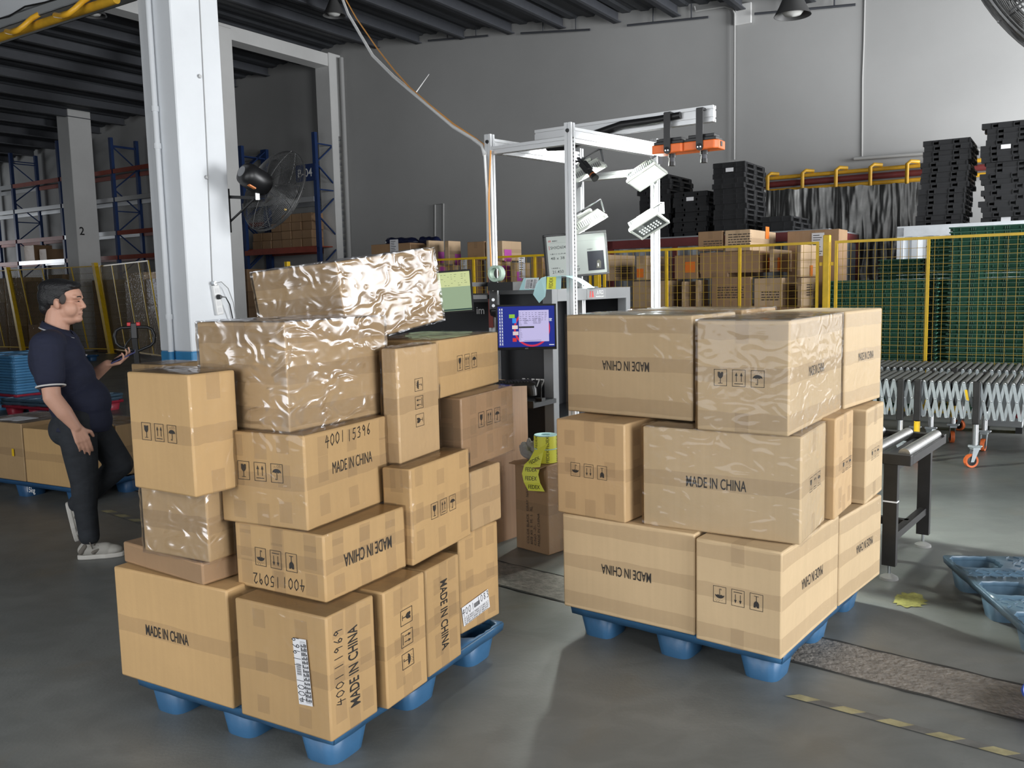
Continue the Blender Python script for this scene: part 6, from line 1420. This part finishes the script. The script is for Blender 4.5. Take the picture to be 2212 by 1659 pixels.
for c in (0, 1, 2, 3, 5, 6, 7):
    px = -14 + c * 47 - (9 if c == 3 else 0)
    if px < 232: base = A0.lerp(A1, (px + 60) / 286.)
    else: base = A1.lerp(A2, min(1.1, (px - 232 + 20) / 110.))
    nrm = NA; base = base + NA * (.22 if px < 232 else .3) - UA * 0.0
    w_ = .60; wd = ((A1 - A0).length * 47 / 286 if px < 232 else (A2 - A1).length * 47 / 110) * .98
    wd *= .72 if c == 3 else 1; ci = c if c < 4 else c - 1; yw_ = math.degrees(math.atan2(*((A1 - A0) if px < 232 else (A2 - A1)).yx)) + 90; hs = [rr.uniform(.62, .8) for _ in range(3)]; z = 0.0
    for i in range(3):
        inset = rr.uniform(0, .08)
        carton('wrapped_carton', '%s wrapped carton block in the %s column from the left behind the left fence' % (tiers[i], nth(ci)), (base.x, base.y + inset, z, yw_, wd * .93, .62, hs[i]), M_cardD if rr.random() < .6 else M_cardW, [], tape='std', seed=100 + c * 5 + i, film=True, group=GW)
        z += hs[i] + .004
for c, px in enumerate((536,)):
    b_ = gy(px, 640, 21.6); z = 0
    for i, h in enumerate((.85, .75, .55)):
        carton('wrapped_carton', '%s carton block %s behind the fence, right of the white column' % (tiers[i], 'next to the grey post'), (b_.x + .6 * c * 0, b_.y, z, math.degrees(YAW) + 90, .52, .6, h), M_cardD, [], tape='std', seed=150 + c * 5 + i, film=(i < 2), group='carton blocks right of the white column'); z += h + .004
# brown cartons on their own pallet in front of the left fence
bpx = gz(119, 787); Nb = un(bpx)[1]
nest_pallet('plastic_pallet', 'far blue pallet under four brown cartons before the left fence', tuple(bpx + NA * .02)[:2] + (0,), YAW + PI / 2, 1.0, 1.1, mat('deep_blue_pallet', (.025, .085, .19), .45, var=.12), .14, seg=16)
zq = .142; zmid = un(gn(118, 741, Nb))[2]
ncarton('lower brown carton with small white mark before the left fence, right one', 86, 118, 131, 741, 780, Nb, M_cardD, 'four brown cartons before the left fence', zb=zq)
ncarton('lower brown carton before the left fence, left one', 66, 85.5, 87, 741, 780, Nb + .02, M_cardD, 'four brown cartons before the left fence', zb=zq)
ncarton('upper brown carton with white label before the left fence, right one', 84, 117, 131, 698, 741, Nb, M_cardD, 'four brown cartons before the left fence', zb=zmid + .003, sticker=[('L', 97, 712, (.07, .2), 'white')])
ncarton('upper brown carton before the left fence, left one', 61, 83.5, 86, 702, 741, Nb + .02, M_cardD, 'four brown cartons before the left fence', zb=zmid + .003)
# hand pallet truck
jb = gy(289, 700, 9.0); jz = jb.z; t = thing('hand_pallet_truck', 'black hand pallet truck with looped handle between the person and the white column', 'pallet truck', V(jb.x, jb.y, 0), math.radians(8))
M_jk = mat('black_truck_paint', (.02, .02, .021), .4)
hz = jz
q = MB(); q.tube([(-.0, 0, hz - .03), (-.13, 0, hz - .035), (-.175, 0, hz - .06), (-.195, 0, hz - .12), (-.185, 0, hz - .19), (-.15, 0, hz - .225), (0, .015, hz - .285), (.15, 0, hz - .225), (.185, 0, hz - .19), (.195, 0, hz - .12), (.175, 0, hz - .06), (.13, 0, hz - .035)], .015, 10, closed=True); q.build('handle_loop', M_jk, t, smooth=True)
MB().box((-.03, -.025, hz - .15), (.03, .03, hz + .012)).build('grip_head', M_jk, t, bevel=.008)
for s in (-1, 1): MB().box((s * .045 - .018, -.02, hz - .018), (s * .045 + .018, .02, hz + .018)).build('red_button', mat('button_bright_red', (.75, .02, .03), .4), t, bevel=.004)
MB().tube([(-.03, -.03, hz - .14), (-.07, -.05, hz - .19), (-.09, -.05, hz - .23)], .008, 8).build('lever', M_jk, t)
MB().bar((0, .0, hz - .14), (0, .12, .30), .05, .04).build('tiller', M_jk, t); MB().box((-.14, .06, .16), (.14, .24, .34)).cyl((0, .15, .34), (0, .15, .46), .05, .05, 14).build('pump_body', M_redp, t, bevel=.01)
for s in (-1, 1): MB().box((s * .19 - .075, .2, .075), (s * .19 + .075, 1.35, .13)).build('fork', M_jk, t, bevel=.01); MB().cyl((s * .19 - .04, 1.2, .042), (s * .19 + .04, 1.2, .042), .042, .042, 14).build('load_roller', M_rubber, t); MB().cyl((s * .07 - .03, .14, .09), (s * .07 + .03, .14, .09), .09, .09, 20).build('steer_wheel', M_rubber, t)
MB().box((-.26, .18, .08), (.26, .26, .16)).build('fork_bridge', M_jk, t)
# ================================================================== pallet racks along the back wall
M_rb = mat('rack_blue', (.010, .035, .13), .5, var=.1); M_ro = mat('rack_orange_red', (.30, .055, .03), .5, var=.15); M_gal = mat('rack_galvanised', (.62, .63, .64), .35, .6)
NK0, NK1 = 15.5, 16.4
def upright(q, u, h, n0=NK0, n1=NK1):
    for nn in (n0, n1 - .09): q.box((u - .05, nn, 0), (u + .05, nn + .09, h))
    z = .3; s = 0
    while z < h - .5:
        a, b = (n0 + .05, n1 - .05); q.bar((u, a if s % 2 else b, z), (u, b if s % 2 else a, z + .62), .03, .03); z += .62; s += 1
        if s % 3 == 0: q.bar((u, a, z), (u, b, z), .03, .03)
    q.bar((u, n0 + .05, h - .25), (u, n1 - .05, h - .25), .03, .03)
us = [-15.55, -18.2, -20.9, -23.6, -26.3, -29.0, -31.7]; hts = [5.35, 5.3, 6.3, 6.1, 6.3, 6.2, 6.0]
rl = ['bay with small cartons right of the white column', 'bay hidden mostly by the white column', 'bay right of the grey post numbered 2', 'bay behind the grey post numbered 2', 'bay left of the grey post numbered 2', 'bay at the far left edge']
for i in range(6):
    t = thing('pallet_rack', 'blue pallet rack with red beams, ' + rl[i], 'rack', (0, 0, 0), YAW, 'blue pallet racks along the back wall')
    q = MB(); upright(q, us[i] - (.0 if i == 0 else .055), hts[i]); q.build('upright_frame', M_rb, t)
    if i == 5: q = MB(); upright(q, us[6], hts[6]); q.build('upright_frame', M_rb, t)
    if i == 0: q = MB(); upright(q, us[1] + .055, hts[1]); q.build('upright_frame', M_rb, t)
    lv = (2.65, 3.85) if i == 0 else (1.5, 2.75, 3.45, 4.4, 5.2)
    for j, z in enumerate(lv):
        for nn in (NK0 - .02, NK1 - .06): q = MB().box((us[i + 1] + .05, nn, z - .12), (us[i] - .05, nn + .06, z)); q.build('beam', M_gal if (j == 3 or (i + j) % 4 == 1) else M_ro, t)
q = MB(); put_text(q, 'B-04', frame((us[0] - .30, NK0 - .025, 4.42), (1, 0, 0), (0, 0, 1)), .48, .20)
t = thing('rack_sign', 'dark blue sign reading B-04 on the rack right of the wall fan', 'sign', (0, 0, 0), YAW)
MB().box((us[0] - .62, NK0 - .02, 4.22), (us[0] + .04, NK0 - .004, 4.62)).build('plate', mat('sign_blue', (.01, .03, .12), .5), t); q.build('sign_text', M_wp, t)
rr = random.Random(4); GR = 'small cartons on the rack behind the wall fan'
tagn = 0; shelf_z = 2.655
t = thing('rack_shelf', 'red brown board shelf holding small cartons on the right hand rack bay', 'shelf', (0, 0, 0), YAW); MB().box((us[1] + .1, NK0 + .04, 2.652), (us[0] - .1, NK1 - .1, 2.68)).build('board', M_ro, t); t['label'] = 'red brown shelf board holding small cartons in the rack behind the wall fan'
uu = us[1] + .2; row = 0
xs = [us[1] + .35 + .36 * k for k in range(6)]
for lvl, (cnt, start) in enumerate(((6, 0), (6, 0), (4, 2), (3, 3))):
    for k in range(cnt):
        u_ = xs[start + k if start + k < 6 else 5]; tagn += 1
        carton('cardboard_box', '%s carton from the left, %s layer on the rack behind the wall fan' % (nth(k), ('lowest', 'second', 'third', 'top')[lvl]), tuple(P(u_ + .17, NK0 + .12 + rr.uniform(0, .04), 2.682 + lvl * .205)) + (math.degrees(YAW) + 90, .33, .4, .2), M_cardD, [], tape=None, seed=tagn, group=GR)
for k, (px, py, h, w_) in enumerate(((74, 545, .5, .6), (100, 545, .35, .4), (20, 570, .5, .9))):
    g_ = gn(px, py, NK0 + .1); zz = 2.755
    carton('cardboard_box', ('tan carton on a rack beam left of the grey post numbered 2', 'smaller dark carton beside the tan one on the rack left of the grey post', 'brown carton low on the rack at the far left edge')[k], (g_.x, g_.y, zz if k < 2 else 1.505, math.degrees(YAW) + 90, w_, .6, h), M_cardD, [], tape=None, seed=200 + k)
# ================================================================== fans
M_wire = mat('fan_wire', (.10, .10, .10), .4, .6)
def cage_fan(name, label, c, axis, R, rings, spokes, wr, motor=True, yellow=True):
    t = thing(name, label, 'fan', c); z = Vector(axis).normalized(); x = z.cross(V(0, 0, 1)).normalized(); M = frame((0, 0, 0), x, z.cross(x)); M = frame((0, 0, 0), M.to_3x3() @ V(1, 0, 0), M.to_3x3() @ V(0, 1, 0))
    for nm, sg, dep in (('front_grille', 1, .11), ('rear_grille', -1, .10)):
        q = MB()
        def prof(r): k = r / R; return sg * (.025 + dep * (1 - k ** 2.6) * .85)
        for i in range(rings):
            r = R * (.16 + .84 * (i + 1) / rings); zz = prof(r) if r < R * .995 else sg * .012
            q.tube([(r * math.cos(a), r * math.sin(a), zz) for a in [2 * PI * k / 56 for k in range(56)]], wr, 4, M, closed=True)
        for k in range(spokes):
            a = 2 * PI * k / spokes; q.tube([(r * math.cos(a), r * math.sin(a), prof(r)) for r in [R * (.12 + .88 * j / 9) for j in range(10)]], wr * 1.6, 5, M)
        q.build(nm, M_wire, t)
    MB().tube([(R * 1.005 * math.cos(a), R * 1.005 * math.sin(a), 0) for a in [2 * PI * k / 64 for k in range(64)]], wr * 2.6, 6, M, closed=True).build('rim', M_wire, t)
    for k in range(3):
        q = MB(); vs = []; a0_ = 2 * PI * k / 3; n = 8
        for j in range(n + 1):
            r = R * (.12 + .78 * j / n); w_ = .30 * math.sin(PI * (.18 + .75 * j / n)); tw = .045 * (1 - .5 * j / n)
            for s in (-1, 1): a = a0_ + s * w_ + .15 * j / n; vs.append((r * math.cos(a), r * math.sin(a), s * tw))
        q.add(vs, [(2 * j, 2 * j + 1, 2 * j + 3, 2 * j + 2) for j in range(n)], M).build('blade', mat('fan_blade', (.10, .10, .10), .4, .5), t, smooth=True, solid=.002)
    MB().cyl(M @ V(0, 0, -.05), M @ V(0, 0, .06), .05, .045, 16).build('hub', M_black, t)
    if motor:
        MB().lathe([(0, -.42), (.06, -.42), (.105, -.39), (.122, -.34), (.122, -.14), (.10, -.10), (.07, -.08), (0, -.08)], 26, M).build('motor', M_black, t, smooth=50)
        MB().lathe([(.0, -.4225), (.04, -.4225), (.06, -.419)], 20, M).build('vent_cap', M_mgrey, t); q = MB().box((.04, .105, -.34), (.08, .118, -.26), M); q.build('orange_label', mat('orange_sticker', (.7, .22, .05), .5), t)
    return t, M
fc = gy(592, 412, 9.15); ax = V(.52, .70, -.36)
fan1, FM = cage_fan('wall_fan', 'black industrial fan with wire cage fixed to the white column, seen from behind', fc, ax, .44, 24, 10, .0024)
wall_pt = gu(498, 424, UE + .0) + NA * .02; pv = Vector(FM @ V(0, 0, -.22)); wp_ = V(*P(UE - .08, NR_ + .02, wall_pt.z)) - fc
MB().bar(wp_, pv + V(0, 0, -.17), .03, .03).build('arm', M_black, fan1); MB().bar(wp_ + V(0, 0, -.28), pv + V(-.04, 0, -.18), .016, .016).build('arm', M_black, fan1)
q = MB(); q.bar(pv + V(0, 0, -.19), pv + V(0, 0, -.09), .04, .03); q.cyl(pv + FM.to_3x3() @ V(-.12, 0, 0), pv + FM.to_3x3() @ V(.12, 0, 0), .012, .012, 10); q.build('yoke', M_chrome, fan1)
MB().bar(wp_ + V(.004, 0, -.36), wp_ + V(.004, 0, .08), .08, .02).build('mounting_plate', M_black, fan1); MB().sphere(FM @ V(.34, .26, -.05), .014).build('brass_knob', mat('brass', (.7, .5, .2), .3, .8), fan1)
fc2 = gy(2282, -45, 3.35); fan2, FM2 = cage_fan('hanging_fan', 'large black wire cage fan cut by the top right corner', fc2, V(-.32, .85, -.42), .405, 26, 12, .0026)
zt_ = zroof(un(fc2)[0]) - .22 - fc2.z; MB().cyl(Vector(FM2 @ V(0, 0, -.2)), Vector(FM2 @ V(0, 0, -.2)) + V(0, 0, zt_ - FM2.to_3x3().col[2].z * -.2), .02, .02, 12).build('hanging_pole', M_black, fan2)
